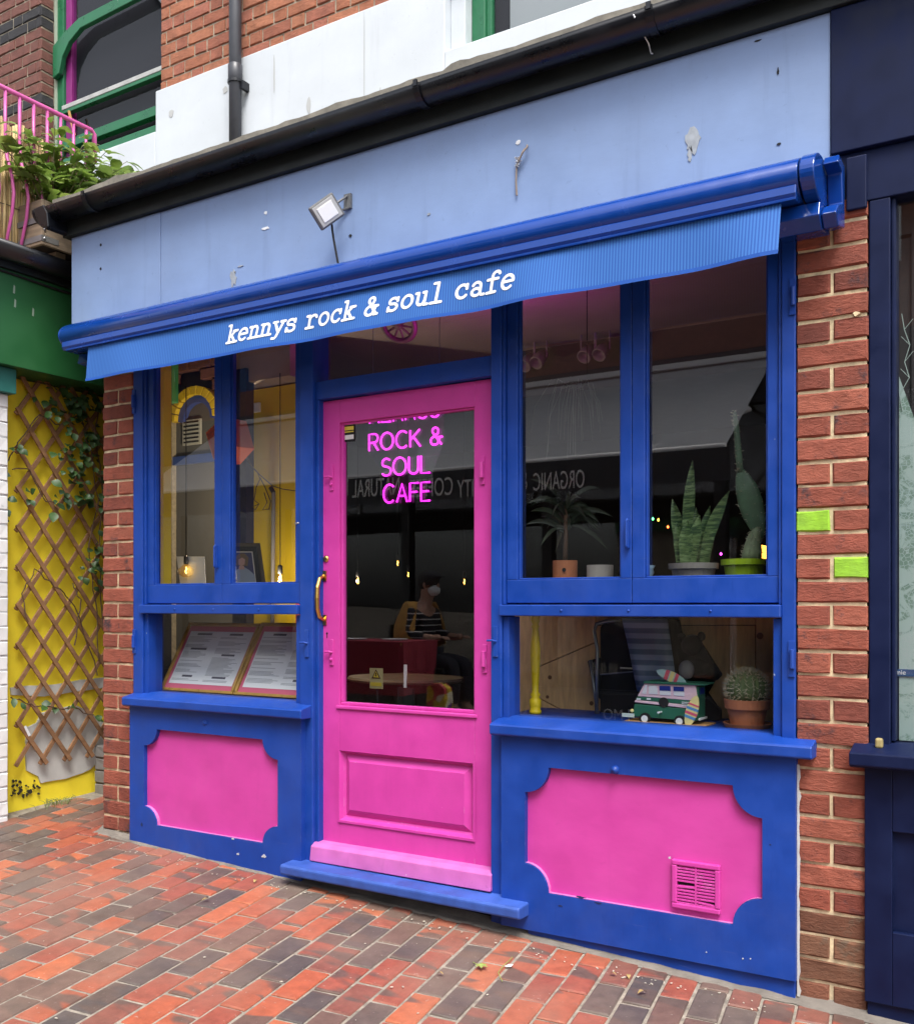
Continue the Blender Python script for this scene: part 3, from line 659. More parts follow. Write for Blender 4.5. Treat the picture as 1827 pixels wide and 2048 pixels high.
# ================================================================== gutter, roof edge and downpipe
gu = thing('gutter', 'long black plastic gutter along the top of the pale blue fascia', 'gutter', (-2.0, -.08, 3.115))
GX0, GX1 = -4.47, 1.4
MB().box(GX0+.09, GX1, -.034, .06, 3.114, 3.215).build('backing_board', SOFFIT, gu, .003)
def gprof(r, n=12): return [(-.085+r*math.cos(R(180+180*i/n)), 3.235+r*1.0*math.sin(R(180+180*i/n))) for i in range(n+1)]
m = MB(); o_, i_ = gprof(.062), gprof(.058)
m.prism(o_+i_[::-1], lambda y, z: (GX0+.02, y, z), lambda y, z: (GX1, y, z)); g_ = m.build('channel', BLACKP, gu)
for p in g_.data.polygons: p.use_smooth = len(p.vertices) == 4
m = MB(); m.prism(gprof(.066), lambda y, z: (GX0, y, z), lambda y, z: (GX0+.02, y, z)); m.build('stop_end', BLACKP, gu, .004)
m = MB(); m.prism([(-4.46,3.24),(-4.38,3.245),(-4.35,3.20),(-4.34,3.13),(-4.36,3.118),(-4.40,3.14),(-4.43,3.18)], lambda x, z: (x, -.148, z), lambda x, z: (x, -.02, z)); m.build('end_bracket', BLACKP, gu, .004)
for px in (830, 1296, 165):
    x = at(px, 200, -.15)[0]; m = MB(); a_, b_ = gprof(.067), gprof(.063)
    m.prism(a_+b_[::-1], lambda y, z: (x-.014, y, z), lambda y, z: (x+.014, y, z)); m.box(x-.008, x+.008, -.155, -.146, 3.222, 3.246); m.build('gutter_clip', BLACKP, gu)
x = at(1303, 110, -.03)[0]; m = MB(); m.tube([(x-.02,-.15,3.22),(x,-.06,3.16),(x+.005,-.05,3.13),(x+.012,-.055,3.125)], .003, 6); m.build('wire_hook', STEEL, gu, smooth=True)

# ================================================================== the building above
ub = thing('brick_building', 'upper storey of orange brick over a white rendered band', 'building', (-3.5, 1.0, 3.2))
UY = 1.0
FELT = paint('roof_felt', (.20,.185,.155), .9, .35, .9, scale=(14,14,14), stretch=(50,50,50))
m = MB(); xs = [-4.44+.04*i for i in range(146)]; prev = None        # flat felt roof with a lumpy edge
for x in xs:
    l = .010*noise.noise((x*6,0,0))+.012*max(0, noise.noise((x*1.7,4,0)))+.004*noise.noise((x*19,1,0))
    if abs(x+3.95) < .09: l += .02*(1-abs(x+3.95)/.09)
    if abs(x+2.02) < .05: l += .012
    row = [(x,-.035,3.216),(x,-.050,3.236),(x,-.050,3.314+l),(x,.02,3.326+l*.8),(x,.98,3.345)]
    if prev: 
        for q in range(4): m.add([prev[q],row[q],row[q+1],prev[q+1]], [(0,1,2,3)])
    prev = row
m.build('flat_roof', FELT, ub, smooth=True)
WX0, WX1, WZ0 = -6.00, -4.822, 4.185            # left window opening
VW0, VW1, VWZ = -2.729, -1.30, 4.062            # right window opening
BZ = 4.432                                       # top of the white band
m = MB()
m.box(-7.6, WX0-.008, UY+.008, UY+.3, 3.0, 6.3); m.box(WX0, WX1, UY+.008, UY+.3, 5.9, 6.3); m.box(WX1, VW0, UY+.008, UY+.3, BZ-.05, 6.3); m.box(VW0, VW1, UY+.008, UY+.3, 5.7, 6.3); m.box(VW1, 3.2, UY+.008, UY+.3, BZ-.05, 6.3)
m.build('wall_core', MORTG, ub)
m = MB()
m.box(WX0+.001, WX1-.03, UY-.016, UY+.3, 3.0, WZ0); m.box(WX1-.03, VW0, UY-.016, UY+.3, 3.0, BZ); m.box(VW0, VW1, UY-.016, UY+.3, 3.0, VWZ); m.box(VW1, 3.2, UY-.016, UY+.3, 3.0, BZ)
m.build('white_band', WHITE, ub, .006)
for (x0, x1, zlo, nrow, dark) in ((WX1, -2.60, BZ-.012, 10, ()), (-7.05, WX0, 3.70, 26, (13, 20, 21))):
    for i in range(nrow):
        z = zlo+i*.075; x = x0; k = 0; first = True
        off = [0.102, .215, .158, .27][i % 4]
        while x < x1-.02:
            l = off*.5 if first else (.215 if (k+i) % 2 else .1025); first = False; k += 1
            l = min(l, x1-x)
            if l > .03: brick(ub, x, UY, z, l-.010, .065, BRICKU if x0 > -5 else (BRICKK if i in dark else BRICKS))
            x += l
    if x0 < -5:                                     # window reveal, brick returning into the wall
        for i in range(nrow):
            z = zlo+i*.075; l = .1025; q = brick(ub, x1, UY+.002, z, l, .065, BRICKK if i in dark else BRICKS, rotz=R(90))
m = MB(); m.box(WX0-.012, WX0-.005, UY+.01, UY+.12, 3.0, 5.9); m.build('reveal_mortar', MORTG, ub)
# left sash window, green, standing a little open
wn = MB(); fy0, fy1 = UY+.11, UY+.17
wn.box(WX0+.005, WX0+.09, fy0, fy1, WZ0+.06, 5.9); wn.box(WX1-.06, WX1, fy0, fy1, WZ0+.06, 5.9); wn.box(WX0+.09, WX1-.06, fy0, fy1, 5.8, 5.9)
win = wn.build('window', GREENW, ub, .004); win['label'] = 'green sash window with its lower sash raised'
MB().box(WX0+.005, WX1+.0, fy0-.10, fy1, WZ0+.002, WZ0+.058).build('window_sill', GREENW, win, .004)
MB().box(WX0+.005, WX0+.03, UY+.102, UY+.112, WZ0+.06, 5.85).build('pale_edge', paint('pale_green', (.32,.38,.30), .5, .1, .1), win)
MB().box(WX0+.092, WX0+.15, fy0+.02, fy1+.02, WZ0+.06, 5.8).build('purple_stile', PURPLE, win, .003)
MB().box(WX0+.092, WX1-.06, fy0-.02, fy0+.03, WZ0+.175, WZ0+.235).build('sash_rail', GREENW, win, .003)
MB().box(WX0+.092, WX1-.06, fy0-.015, fy0+.03, 4.635, 4.665).build('sash_rail', paint('weathered_rail', (.38,.39,.38), .6, .25, .3, speck=(.05,.06,.05), speck_amt=.08), win, .003)
MB().box(WX0+.092, WX1-.06, fy0-.012, fy0+.028, 4.610, 4.634).build('sash_rail', GREENW, win, .002)
m = MB(); a0 = (WX0+.10, 5.02)
ap = [(WX0+.03,4.86),(WX0+.095,4.88),(WX0+.13,4.98),(WX0+.20,5.06),(WX0+.32,5.12),(WX1,5.15),(WX1,5.22),(WX0+.30,5.19),(WX0+.15,5.14),(WX0+.03,5.08)]
m.prism(ap, lambda x, z: (x, fy0-.04, z), lambda x, z: (x, fy0-.005, z)); m.build('curved_brace', GREENW, win, .004)
MB().add([(WX0+.09,fy1-.02,WZ0+.2),(WX1-.06,fy1-.02,WZ0+.2),(WX1-.06,fy1-.02,5.8),(WX0+.09,fy1-.02,5.8)], [(0,1,2,3)]).build('pane', GLASSD, win)
MB().bar((WX0+.19,fy0-.03,4.60),(WX0+.25,fy0-.03,4.42),.012,.012).build('stay_stick', PINE, win)
MB().bar((WX1-.42,fy1+.03,5.42),(WX1+.02,fy1+.03,4.90),.02,.09,(0,1,0)).build('white_brace', WHITE, win)
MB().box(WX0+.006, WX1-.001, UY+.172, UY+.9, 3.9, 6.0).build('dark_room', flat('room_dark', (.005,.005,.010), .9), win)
# right sash window, green
wn = MB(); wn.box(VW0+.09, VW0+.17, UY+.10, UY+.16, VWZ+.05, 5.7); wn.box(VW1-.09, VW1-.02, UY+.10, UY+.16, VWZ+.05, 5.7); wn.box(VW0+.09, VW1-.02, UY+.06, UY+.16, VWZ+.004, VWZ+.05)
win2 = wn.build('window', GREENW, ub, .006); win2['label'] = 'green sash window with grey net behind the glass'
MB().box(VW0+.001, VW0+.088, UY+.04, UY+.2, VWZ+.002, 5.7).build('white_reveal', WHITE, win2, .004)
MB().box(VW0+.17, VW0+.20, UY+.115, UY+.15, VWZ+.05, 5.7).build('sash_stile', GREENW, win2, .003)
MB().add([(VW0+.2,UY+.135,VWZ+.05),(VW1-.09,UY+.135,VWZ+.05),(VW1-.09,UY+.135,5.7),(VW0+.2,UY+.135,5.7)], [(0,1,2,3)]).build('pane', GLASSD, win2)
MB().box(VW0+.26, VW1-.09, UY+.2, UY+.21, VWZ+.05, 5.7).build('net_curtain', flat('net_grey', (.42,.44,.44), .9), win2)
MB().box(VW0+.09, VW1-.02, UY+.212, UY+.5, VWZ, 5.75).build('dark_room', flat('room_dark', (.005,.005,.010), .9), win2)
m = MB(); STN = flat('old_stain', (.42,.43,.43), .9)
for k, (px, py, wp, hp) in enumerate(((548,148,3,70),(617,210,8,34),(460,226,5,10),(342,226,9,14),(450,180,10,14),(728,120,1.5,190),(760,185,3,20))):
    pts = blob(px, py, wp, hp, UY-.018, 60+k, 12, .25); MB().prism(pts, lambda x, z: (x, UY-.0185, z), lambda x, z: (x, UY-.0165, z)).build('stain', STN, ub)
# downpipe
dp = thing('downpipe', 'dark grey round downpipe fixed to the white band and brick', 'pipe', (-4.125, .93, 3.31))
MB().tube([(-4.125,.93,3.29),(-4.125,.93,6.2)], .036, 18).build('pipe', GREYP, dp, smooth=True)
MB().lathe([(.036,4.26),(.041,4.265),(.041,4.36),(.036,4.365)], (-4.125,.93,0), 18).build('collar', GREYP, dp, smooth=True)
m = MB(); m.lathe([(.037,4.255),(.044,4.255),(.044,4.272),(.037,4.272)], (-4.125,.93,0), 18); m.box(-4.086,-4.066,.93,.985,4.215,4.262); m.build('pipe_clip', BLACKP, dp)

# ================================================================== floodlight and old wire on the fascia
fl = thing('floodlight', 'small grey floodlight with white face hung over the lettered awning', 'light', (-2.45, -.02, 2.84))
LEDG = flat('lamp_grey', (.13,.135,.14), .45)
_c = at(653, 423, -.125); cF = Vector((_c[0], -.125, _c[1])); rF = Vector((.087,.085,.097)).normalized(); uF = Vector((-.021,-.085,.093)); uF = (uF-rF*uF.dot(rF)).normalized(); nF = rF.cross(uF).normalized()
if nF.y > 0: nF = -nF
m = MB(); m.obox(cF, rF*.060, uF*.050, nF*.011); m.build('housing', LEDG, fl, .006)
m = MB(); m.obox(cF+nF*.0118, rF*.051, uF*.042, nF*.0015); m.build('bezel', flat('lamp_bezel', (.45,.46,.46), .3), fl, .002)
m = MB(); m.obox(cF+nF*.0145, rF*.036, uF*.030, nF*.0015); m.build('lamp_face', LED, fl, .004)
m = MB(); m.obox(cF-nF*.022, rF*.036, uF*.03, nF*.012); m.build('heat_sink', DARKM, fl, .004)
m = MB(); w0 = Vector((at(690,408,0)[0], -.012, at(690,408,0)[1]))
m.tube([cF+rF*.058-nF*.01, cF+rF*.062-nF*.04, w0+Vector((.03,-.01,.02)), w0+Vector((.03,-.006,-.03)), cF+rF*.05-nF*.075-uF*.03], .006, 6); m.box(w0.x+.01, w0.x+.045, -.022, -.011, w0.z-.03, w0.z+.03); m.build('bracket', LEDG, fl)
e_ = cF-uF*.048-nF*.02
_p3 = Vector((at(680,529,-.06)[0],-.06,2.600)); _p1 = e_+Vector((.0,.01,-.07)); _p2 = _p3+Vector((-.012,-.01,.10))
m = MB(); m.tube([e_*(1-f)**3+_p1*3*f*(1-f)**2+_p2*3*f*f*(1-f)+_p3*f**3 for f in [i/14 for i in range(15)]], .0045, 8); m.build('cable', BLACK, fl, smooth=True)
hk = thing('wire_hook', 'twist of frayed wire hanging from a fixing on the blue fascia', 'hook', (-1.775, -.01, 2.94))
rnd = random.Random(3); m = MB(); x, z = at(1042, 318, -.02)
m.tube([(x+.02,-.012,z+.05),(x+.03,-.03,z+.035),(x+.012,-.04,z+.01),(x+.02,-.03,z+.03),(x-.005,-.03,z-.005),(x-.02,-.02,z-.03),(x-.022,-.02,z-.08),(x-.02,-.018,z-.13)], .0035, 6)
m.build('wire', paint('rusty_wire', (.25,.2,.16), .7, .4, .3), hk)
m = MB()
for k in range(5):
    p = [(x-.012+rnd.uniform(-.014,.014), -.025+rnd.uniform(-.012,.008), z-.01+rnd.uniform(-.02,.02)) for _ in range(4)]; m.tube(p, .0025, 5)
m.build('knot', flat('string_grey', (.5,.52,.55), .8), hk)

# ================================================================== left neighbour: green shop, yellow alcove wall
gs = thing('green_shop', 'neighbouring shop with deep green fascia and black gutter at left', 'shop', (-5.2, .0, .15))
MB().box(-6.6, -4.60, -.55, .94, 2.465, 2.985).build('fascia', GREENF, gs, .003)
MB().box(-6.6, -4.56, -.60, .94, 2.986, 3.062).build('flat_roof', FELT, gs, .004)
m = MB(); o_ = [(-4.535+.062*math.cos(R(180+180*i/12)), 3.045+.075*math.sin(R(180+180*i/12))) for i in range(13)]; i_ = [(-4.535+.057*math.cos(R(180+180*i/12)), 3.045+.070*math.sin(R(180+180*i/12))) for i in range(13)]
m.prism(o_+i_[::-1], lambda x, z: (x, -.62, z), lambda x, z: (x, .90, z)); g_ = m.build('gutter', BLACKP, gs)
for p in g_.data.polygons: p.use_smooth = len(p.vertices) == 4
MB().box(-4.602, -4.575, -.60, .92, 2.945, 2.99).build('gutter_board', SOFFIT, gs, .002)
m = MB(); m.tube([(-4.594,-.62,2.925),(-4.592,-.2,2.93),(-4.592,.1,2.92),(-4.592,.5,2.925)], .006, 6); m.build('cable', BLACK, gs, smooth=True)
MB().box(-6.6, -4.840, -.48, .94, .0, 2.464).build('wall_core', MORTG, gs)
MB().box(-4.838, -4.645, -.50, -.112, 2.335, 2.463).build('lintel', paint('teal_paint', (.03,.16,.14), .5, .15, .2, speck=(.3,.3,.25), speck_amt=.03), gs, .004)
for k, (px, py) in enumerate(((28,578),(30,606),(66,624))):
    y, z = onx(px, py, -4.6); MB().prism([(y-.006,z-.02),(y+.004,z-.022),(y+.006,z+.015),(y-.002,z+.022)], lambda a, b: (-4.5985, a, b), lambda a, b: (-4.601, a, b)).build('paint_scar', flat('pale_scar', (.25,.33,.26), .8), gs)
yw = thing('yellow_wall', 'yellow painted alcove wall with peeled white plaster patches', 'wall', (-4.83, .25, .15))
m = MB(); ny, nz = 26, 60
for i in range(ny+1):
    for k in range(nz+1):
        y = -.20+.94*i/ny; z = .05+2.41*k/nz; m.v.append((-4.822+.006*noise.noise((0, y*3, z*3))+.002*noise.noise((0, y*14, z*14)), y, z))
for i in range(ny):
    for k in range(nz): m.f.append((i*(nz+1)+k, (i+1)*(nz+1)+k, (i+1)*(nz+1)+k+1, i*(nz+1)+k+1)); m.m.append(0)
m.build('painted_face', YELW, yw, smooth=True)
def ypatch(pts, name, mat, x=-4.812):
    q = []
    for a, b in zip(pts, pts[1:]+pts[:1]):
        n = max(1, int(math.dist(a, b)/14))
        for i in range(n):
            px, py = a[0]+(b[0]-a[0])*i/n, a[1]+(b[1]-a[1])*i/n
            y, z = onx(px+3*noise.noise((px*.2,py*.2,0)), py+3*noise.noise((px*.2,py*.2,9)), x); q.append((y, z))
    bm = bmesh.new(); vs_ = [bm.verts.new((x, a, b)) for a, b in q]; f = bm.faces.new(vs_); bmesh.ops.triangulate(bm, faces=[f])
    r_ = bmesh.ops.extrude_face_region(bm, geom=bm.faces[:]); bmesh.ops.translate(bm, vec=(-.012,0,0), verts=[g for g in r_['geom'] if isinstance(g, bmesh.types.BMVert)])
    bmesh.ops.recalc_face_normals(bm, faces=bm.faces); me = bpy.data.meshes.new(name); bm.to_mesh(me); bm.free(); me.materials.append(mat); return link(name, me, yw)
ypatch([(21,1375),(60,1372),(120,1368),(160,1360),(212,1355),(212,1376),(150,1384),(90,1392),(22,1392)], 'bare_patch', OFFW)
ypatch([(54,1455),(72,1447),(85,1426),(110,1420),(150,1410),(180,1424),(212,1450),(212,1500),(182,1540),(150,1553),(110,1562),(82,1566),(78,1552),(52,1541)], 'bare_patch', OFFW)
FLK = flat('flaked_black', (.02,.018,.014), .9)
rnd = random.Random(5)
for k in range(30):
    px, py = rnd.uniform(21, 80), rnd.uniform(1560, 1594); s = rnd.uniform(1, 4.2); y, z = onx(px, py, -4.811)
    pts = [(y+s*.0026*math.cos(2*math.pi*i/9)*rnd.uniform(.2,1.5), z+s*.003*math.sin(2*math.pi*i/9)*rnd.uniform(.4,1.4)) for i in range(9)]
    MB().prism(pts, lambda a, b: (-4.8085, a, b), lambda a, b: (-4.815, a, b)).build('flake', FLK, yw)
# low grey block in the alcove corner
gb = thing('grey_block_wall', 'low wall of grey blocks in the corner of the yellow alcove', 'wall', (-4.5, .55, .16))
MB().box(-4.80, -4.13, .50, .64, .0, .43).build('core', CEM, gb)
GRBR = paint('grey_block', (.20,.19,.18), .9, .25, .7, scale=(14,14,14))
for i in range(4):
    for xx in (-4.80, -4.59, -4.38): brick(gb, xx, .49, .16+i*.072, .20, .063, GRBR)
wb = thing('white_brick_wall', 'white painted brick wall at the far left edge', 'wall', (-4.75, -.3, .15))
MB().box(-4.838, -4.688, -.50, -.134, .0, 2.332).build('core', WHBR, wb)
for i in range(30):
    z = .09+i*.075
    for y0, l in (((-.345,.213),(-.497,.15)) if i % 2 else ((-.237,.105),(-.45,.21))): brick(wb, -4.680, y0, z, l-.004, .069, WHBR, rotz=R(90))
# black rounded bin edge at the very left is out of frame; loose grey pebbles in the corner
tr = thing('trellis', 'expanding brown wooden trellis fixed over the yellow wall', 'trellis', (-4.79, .3, .4))
TS, T0 = 1.38, 1.241
def clipline(z0, sl):
    y0, y1 = -.012, .74
    f = lambda y: z0+sl*(y+.01)
    lo, hi = .398, 2.455
    if sl < 0:
        ya = max(y0, -.01+(hi-z0)/sl); yb = min(y1, -.01+(lo-z0)/sl)
    else:
        ya = max(y0, -.01+(lo-z0)/sl); yb = min(y1, -.01+(hi-z0)/sl)
    return (ya, f(ya), yb, f(yb)) if yb-ya > .04 else None
for i in range(-12, 16):
    for sl, xx in ((-TS, -4.772), (TS, -4.784)):
        c_ = clipline(T0+.208*i, sl)
        if c_:
            m = MB(); d = Vector((0, c_[2]-c_[0], c_[3]-c_[1])).normalized()*.018
            m.bar(Vector((xx,c_[0],c_[1]))-d, Vector((xx,c_[2],c_[3]))+d, .010, .024, (0, d.z, -d.y)); m.build('slat', WOOD, tr, .002)
MB().box(-4.7655, -4.7650, -.004, .008, .80, .801)
m = MB(); y, z = onx(52, 1463, -4.765); m.bar((-4.7655,y-.006,z+.028),(-4.7655,y+.022,z-.026),.002,.014,(0,1,.6)); m.build('paper_tag', PAPER, tr)
# leaves
def leaf_mesh(name, mat, l=.06, wd=.036, cup=.15, fold=.2):
    prof = [(0,0),(.15,.55),(.35,.95),(.55,1.0),(.78,.62),(1,0)]; m = MB()
    mid = [(0, l*t, cup*l*math.sin(math.pi*t)*.6) for t, _ in prof]
    lf = [(-wd/2*w_, l*t, cup*l*math.sin(math.pi*t)*.6+fold*wd*w_*.5) for t, w_ in prof]; rt = [(wd/2*w_, l*t, cup*l*math.sin(math.pi*t)*.6+fold*wd*w_*.5) for t, w_ in prof]
    n = len(prof); m.v = mid+lf+rt
    for i in range(n-1): m.f += [(i, i+1, n+i+1, n+i), (2*n+i, 2*n+i+1, i+1, i)]
    me = bpy.data.meshes.new(name); me.from_pydata(m.v, [], m.f); me.materials.append(mat)
    me.polygons.foreach_set('use_smooth', [True]*len(me.polygons)); return me
def leafmat(name, cols):
    m, t, b = newmat(name); rnd_ = N(t, 'ShaderNodeObjectInfo').outputs['Random']
    r = ramp(t, rnd_, [(i/(len(cols)-1), c) for i, c in enumerate(cols)])
    n = N(t, 'ShaderNodeTexNoise', Scale=40.0, Detail=3.0); L(t, mapped(t, (1,1,1)), n.inputs['Vector'])
    mm = ramp(t, n.outputs[0], [(.3,(.8,.8,.8)),(.7,(1.2,1.2,1.2))]); L(t, mixc(t, 1.0, r.outputs[0], mm.outputs[0], 'MULTIPLY'), b.inputs['Base Color'])
    b.inputs['Roughness'].default_value = .45
    # thin leaf: some light passes through
    tl = N(t, 'ShaderNodeBsdfTranslucent'); L(t, r.outputs[0], tl.inputs[0]); mx = N(t, 'ShaderNodeMixShader'); mx.inputs[0].default_value = .3
    L(t, b.outputs[0], mx.inputs[1]); L(t, tl.outputs[0], mx.inputs[2]); L(t, mx.outputs[0], t.nodes['Material Output'].inputs[0]); return m
VINEM = leafmat('vine_leaf', [(.035,.085,.022),(.05,.12,.03),(.03,.07,.03),(.07,.13,.03)])
CRM = leafmat('shrub_leaf', [(.16,.26,.045),(.24,.35,.07),(.13,.22,.05),(.30,.39,.09)])
STEMM = flat('vine_stem', (.09,.05,.03), .8)
def orient(fwd, up):
    f = Vector(fwd).normalized(); u = Vector(up); u = (u-f*u.dot(f))
    if u.length < 1e-3: u = f.orthogonal()
    u.normalize(); r_ = f.cross(u); return Matrix((r_, f, u)).transposed().to_4x4()
def put_leaf(parent, me, p, fwd, up, sc):
    o = bpy.data.objects.new('leaf', me); C.objects.link(o); attach(o, parent); mt = orient(fwd, up) @ Matrix.Scale(sc, 4); mt.translation = Vector(p); o.matrix_basis = mt; return o
vn = thing('climbing_vine', 'leafy green creeper growing over the wooden trellis', 'vine', (-4.74, .5, .3))
lv = [leaf_mesh('leaf', VINEM, .07, .052), leaf_mesh('leaf', VINEM, .06, .034), leaf_mesh('leaf', VINEM, .055, .045, .3)]
rnd = random.Random(11); m = MB()
def vpt(px, py, dx=0): y, z = onx(px, py, -4.745+dx); return Vector((-4.745+dx, y, z))
paths = [[(200,1330),(190,1200),(178,1090),(196,1000),(180,900),(150,800),(105,770),(60,762)],[(196,1350),(150,1210),(120,1180),(70,1140),(45,1190),(60,1260)],[(170,820),(120,850),(80,830),(40,880),(20,910),(4,960)],
         [(205,1250),(198,1120),(204,980),(190,860),(200,780)],[(120,1010),(90,1000),(60,940),(18,935)],[(150,1290),(160,1200),(140,1160)],[(20,1396),(60,1410),(110,1416),(150,1418),(195,1434)]]
for q in paths:
    pp = [vpt(a, b, rnd.uniform(-.02,.015)) for a, b in q]; sm = []
    for a, b in zip(pp, pp[1:]):
        for i in range(5): f = i/5; p = a.lerp(b, f)+Vector((0, rnd.uniform(-.008,.008), rnd.uniform(-.008,.008))); sm.append(p)
    m.tube(sm, .0035, 5)
m.build('stem', STEMM, vn)
spots = [(rnd.gauss(165,22), rnd.uniform(765,1010)) for _ in range(150)]+[(rnd.gauss(110,26), rnd.uniform(770,850)) for _ in range(26)]+[(rnd.gauss(196,8), rnd.uniform(1000,1180)) for _ in range(20)]+[(120+rnd.gauss(0,8),1015+rnd.gauss(0,9)) for _ in range(6)]+[(8+rnd.gauss(0,6),1000+rnd.gauss(0,30)) for _ in range(9)]+[(35+rnd.gauss(0,12),890+rnd.gauss(0,16)) for _ in range(5)]+[(62+rnd.gauss(0,5),995+rnd.gauss(0,8)) for _ in range(4)]+[(160,1135),(175,1140),(158,1152),(168,1155),(182,1128)]+[(28,1396),(42,1405),(82,1408),(92,1413),(112,1414),(140,1412),(150,1416),(195,1430),(204,1440)]
for (px, py) in spots:
    if px > 214: px = 428-px
    fw = Vector((.35, rnd.uniform(-.8,.5), rnd.uniform(-1,.25))); put_leaf(vn, rnd.choice(lv), vpt(px, py, rnd.uniform(-.03,.05)), fw, (1, -.5, .6), rnd.uniform(.5,1.0))

# ---- balcony on the green shop's roof
rl = thing('balcony_railing', 'pink metal balcony railing with bellied bars above the green shop', 'railing', (-4.72, 0, 3.11))
MB().tube([(-4.75,-.9,3.945),(-4.75,.43,3.942),(-4.75,.45,3.925),(-4.75,.452,3.76)], .013, 8).build('top_rail', RAILP, rl, smooth=True)
MB().bar((-4.745,-.9,3.115),(-4.745,.43,3.115),.012,.02).build('bottom_rail', RAILP, rl)
for k in range(-6, 7):
    y = .0635+k*.0835-.002
    if y > .40: continue
    p = [(-4.75,y,3.94),(-4.75,y,3.72),(-4.748,y,3.66),(-4.735,y,3.58),(-4.69,y-.004,3.48),(-4.668,y-.006,3.38),(-4.685,y-.004,3.28),(-4.73,y,3.17),(-4.745,y,3.115)]
    MB().tube(p, .0085, 8).build('bar', RAILP, rl, smooth=True)
bs = thing('bamboo_screen', 'split bamboo screen tied behind the pink railing', 'screen', (-4.79, 0, 3.11))
m = MB(); rnd = random.Random(4); y = -.8
while y < .42:
    r_ = rnd.uniform(.0055,.009); h = 3.80+rnd.uniform(-.03,.035)-.10*max(0, (y+.1)/.5)
    p = [(-4.785+rnd.uniform(-.006,.006), y+rnd.uniform(-.004,.004), z) for z in (3.065, 3.3, 3.5, h)]; m.tube(p, r_, 6); y += r_*2+rnd.uniform(-.001,.003)
def bamb():
    mt, t, b = newmat('bamboo_canes'); rn = N(t, 'ShaderNodeNewGeometry').outputs['Random Per Island']
    r = ramp(t, rn, [(0,(.34,.22,.09)),(.4,(.52,.38,.16)),(.7,(.60,.46,.22)),(1,(.28,.17,.07))])
    n = N(t, 'ShaderNodeTexNoise', Scale=1.0, Detail=4.0); L(t, mapped(t, (30,60,9)), n.inputs['Vector']); mm = ramp(t, n.outputs[0], [(.3,(.65,.65,.65)),(.7,(1.2,1.2,1.2))])
    L(t, mixc(t, 1.0, r.outputs[0], mm.outputs[0], 'MULTIPLY'), b.inputs['Base Color']); b.inputs['Roughness'].default_value = .55; return mt
stuff(m.build('canes', bamb(), bs, smooth=True))
m = MB()
for z in (3.35, 3.62): m.tube([(-4.774+.003*math.sin(k*2.1), -.8+.024*k, z+.002*math.sin(k*1.3)) for k in range(50)], .0022, 5)
m.build('tie_wire', DARKM, bs)
ct = thing('planter_crate', 'weathered wooden crate with zinc corner straps on the green shop roof', 'crate', (-4.75, .2, 3.115))
cx0, cx1, cy0, cy1, cz0 = -5.02, -4.585, -.007, .50, 3.128
for k in range(2):
    z0, z1 = cz0+k*.122+.004, cz0+k*.122+.118
    for (a, b, c2, d2) in ((cx0,cx1,cy0,cy0+.018),(cx0,cx1,cy1-.018,cy1),(cx0,cx0+.018,cy0+.019,cy1-.019),(cx1-.018,cx1,cy0+.019,cy1-.019)):
        MB().box(a, b, c2, d2, z0, z1).build('board', GREYW, ct, .003)
for yb_ in (.10, .36): MB().box(cx0+.05, cx1-.03, yb_, yb_+.06, 3.063, 3.131).build('bearer', GREYW, ct, .003)
MB().box(cx0+.02, cx1-.02, cy0+.02, cy1-.02, cz0+.01, cz0+.16).build('soil', flat('soil', (.03,.02,.015), .95), ct)
for z in (cz0+.022, cz0+.122):
    s_ = MB().box(cx1-.002, cx1+.002, cy0-.002, cy0+.10, z, z+.03).build('strap', ZINC, ct)
    MB().box(cx1-.30, cx1+.002, cy0-.0035, cy0-.0005, z, z+.03).build('strap', paint('dull_strap', (.17,.16,.17), .6, .2, .2), ct)
for z in (cz0+.037, cz0+.085, cz0+.137, cz0+.19):
    MB().lathe([(0,.005),(.005,.004),(.007,0)], (cx1+.002, cy0+.016, z), 10, (1,0,0)).build('rivet', STEEL, ct, smooth=True)
pl = thing('crate_shrub', 'green leafy shrub spilling from the wooden crate', 'plant', (-4.78, .2, 3.27))
cl = [leaf_mesh('leaf', CRM, .078, .044, .2), leaf_mesh('leaf', CRM, .064, .034, .3), leaf_mesh('leaf', CRM, .09, .05, .15)]
rnd = random.Random(21); m = MB(); base = Vector((-4.72, .15, 3.27))
tips = [(60,275),(85,262),(35,300),(110,250),(75,305),(55,330),(95,325),(130,300),(120,345),(150,320),(165,290),(178,275),(190,320),(205,350),(225,325),(245,335),(262,345),(150,380),(190,365),(230,358),(120,400),(135,395),(105,355),(70,345),(140,350),(170,340),(215,300),(45,325),(2,285),(175,395),(20,270),(48,262),(268,352),(255,322),(205,330),(160,360),(28,345),(90,385),(238,345),(180,310),(125,325)]
for (px, py) in tips:
    X = -4.62+rnd.uniform(-.16,.13); y, z = onx(px, py, X); tip = Vector((X, y, z)); mid = base.lerp(tip, .55)+Vector((0,0,.07)); pts = []
    for i in range(7):
        f = i/6; pts.append((base*(1-f)**2+mid*2*f*(1-f)+tip*f*f))
    m.tube(pts, [.004-.0004*i for i in range(7)], 5)
    for k in range(11):
        f = rnd.uniform(.5, 1.02); p = base*(1-f)**2+mid*2*f*(1-f)+tip*f*f; a = rnd.uniform(0, 6.28)
        put_leaf(pl, rnd.choice(cl), p+Vector((rnd.uniform(-.03,.03),rnd.uniform(-.03,.03),rnd.uniform(-.02,.03))), (math.cos(a), math.sin(a), rnd.uniform(-.6,.25)), (rnd.uniform(-.3,.5), rnd.uniform(-.6,.2), 1), rnd.uniform(.8,1.4))
m.build('stem', flat('shrub_stem', (.10,.09,.04), .8), pl)
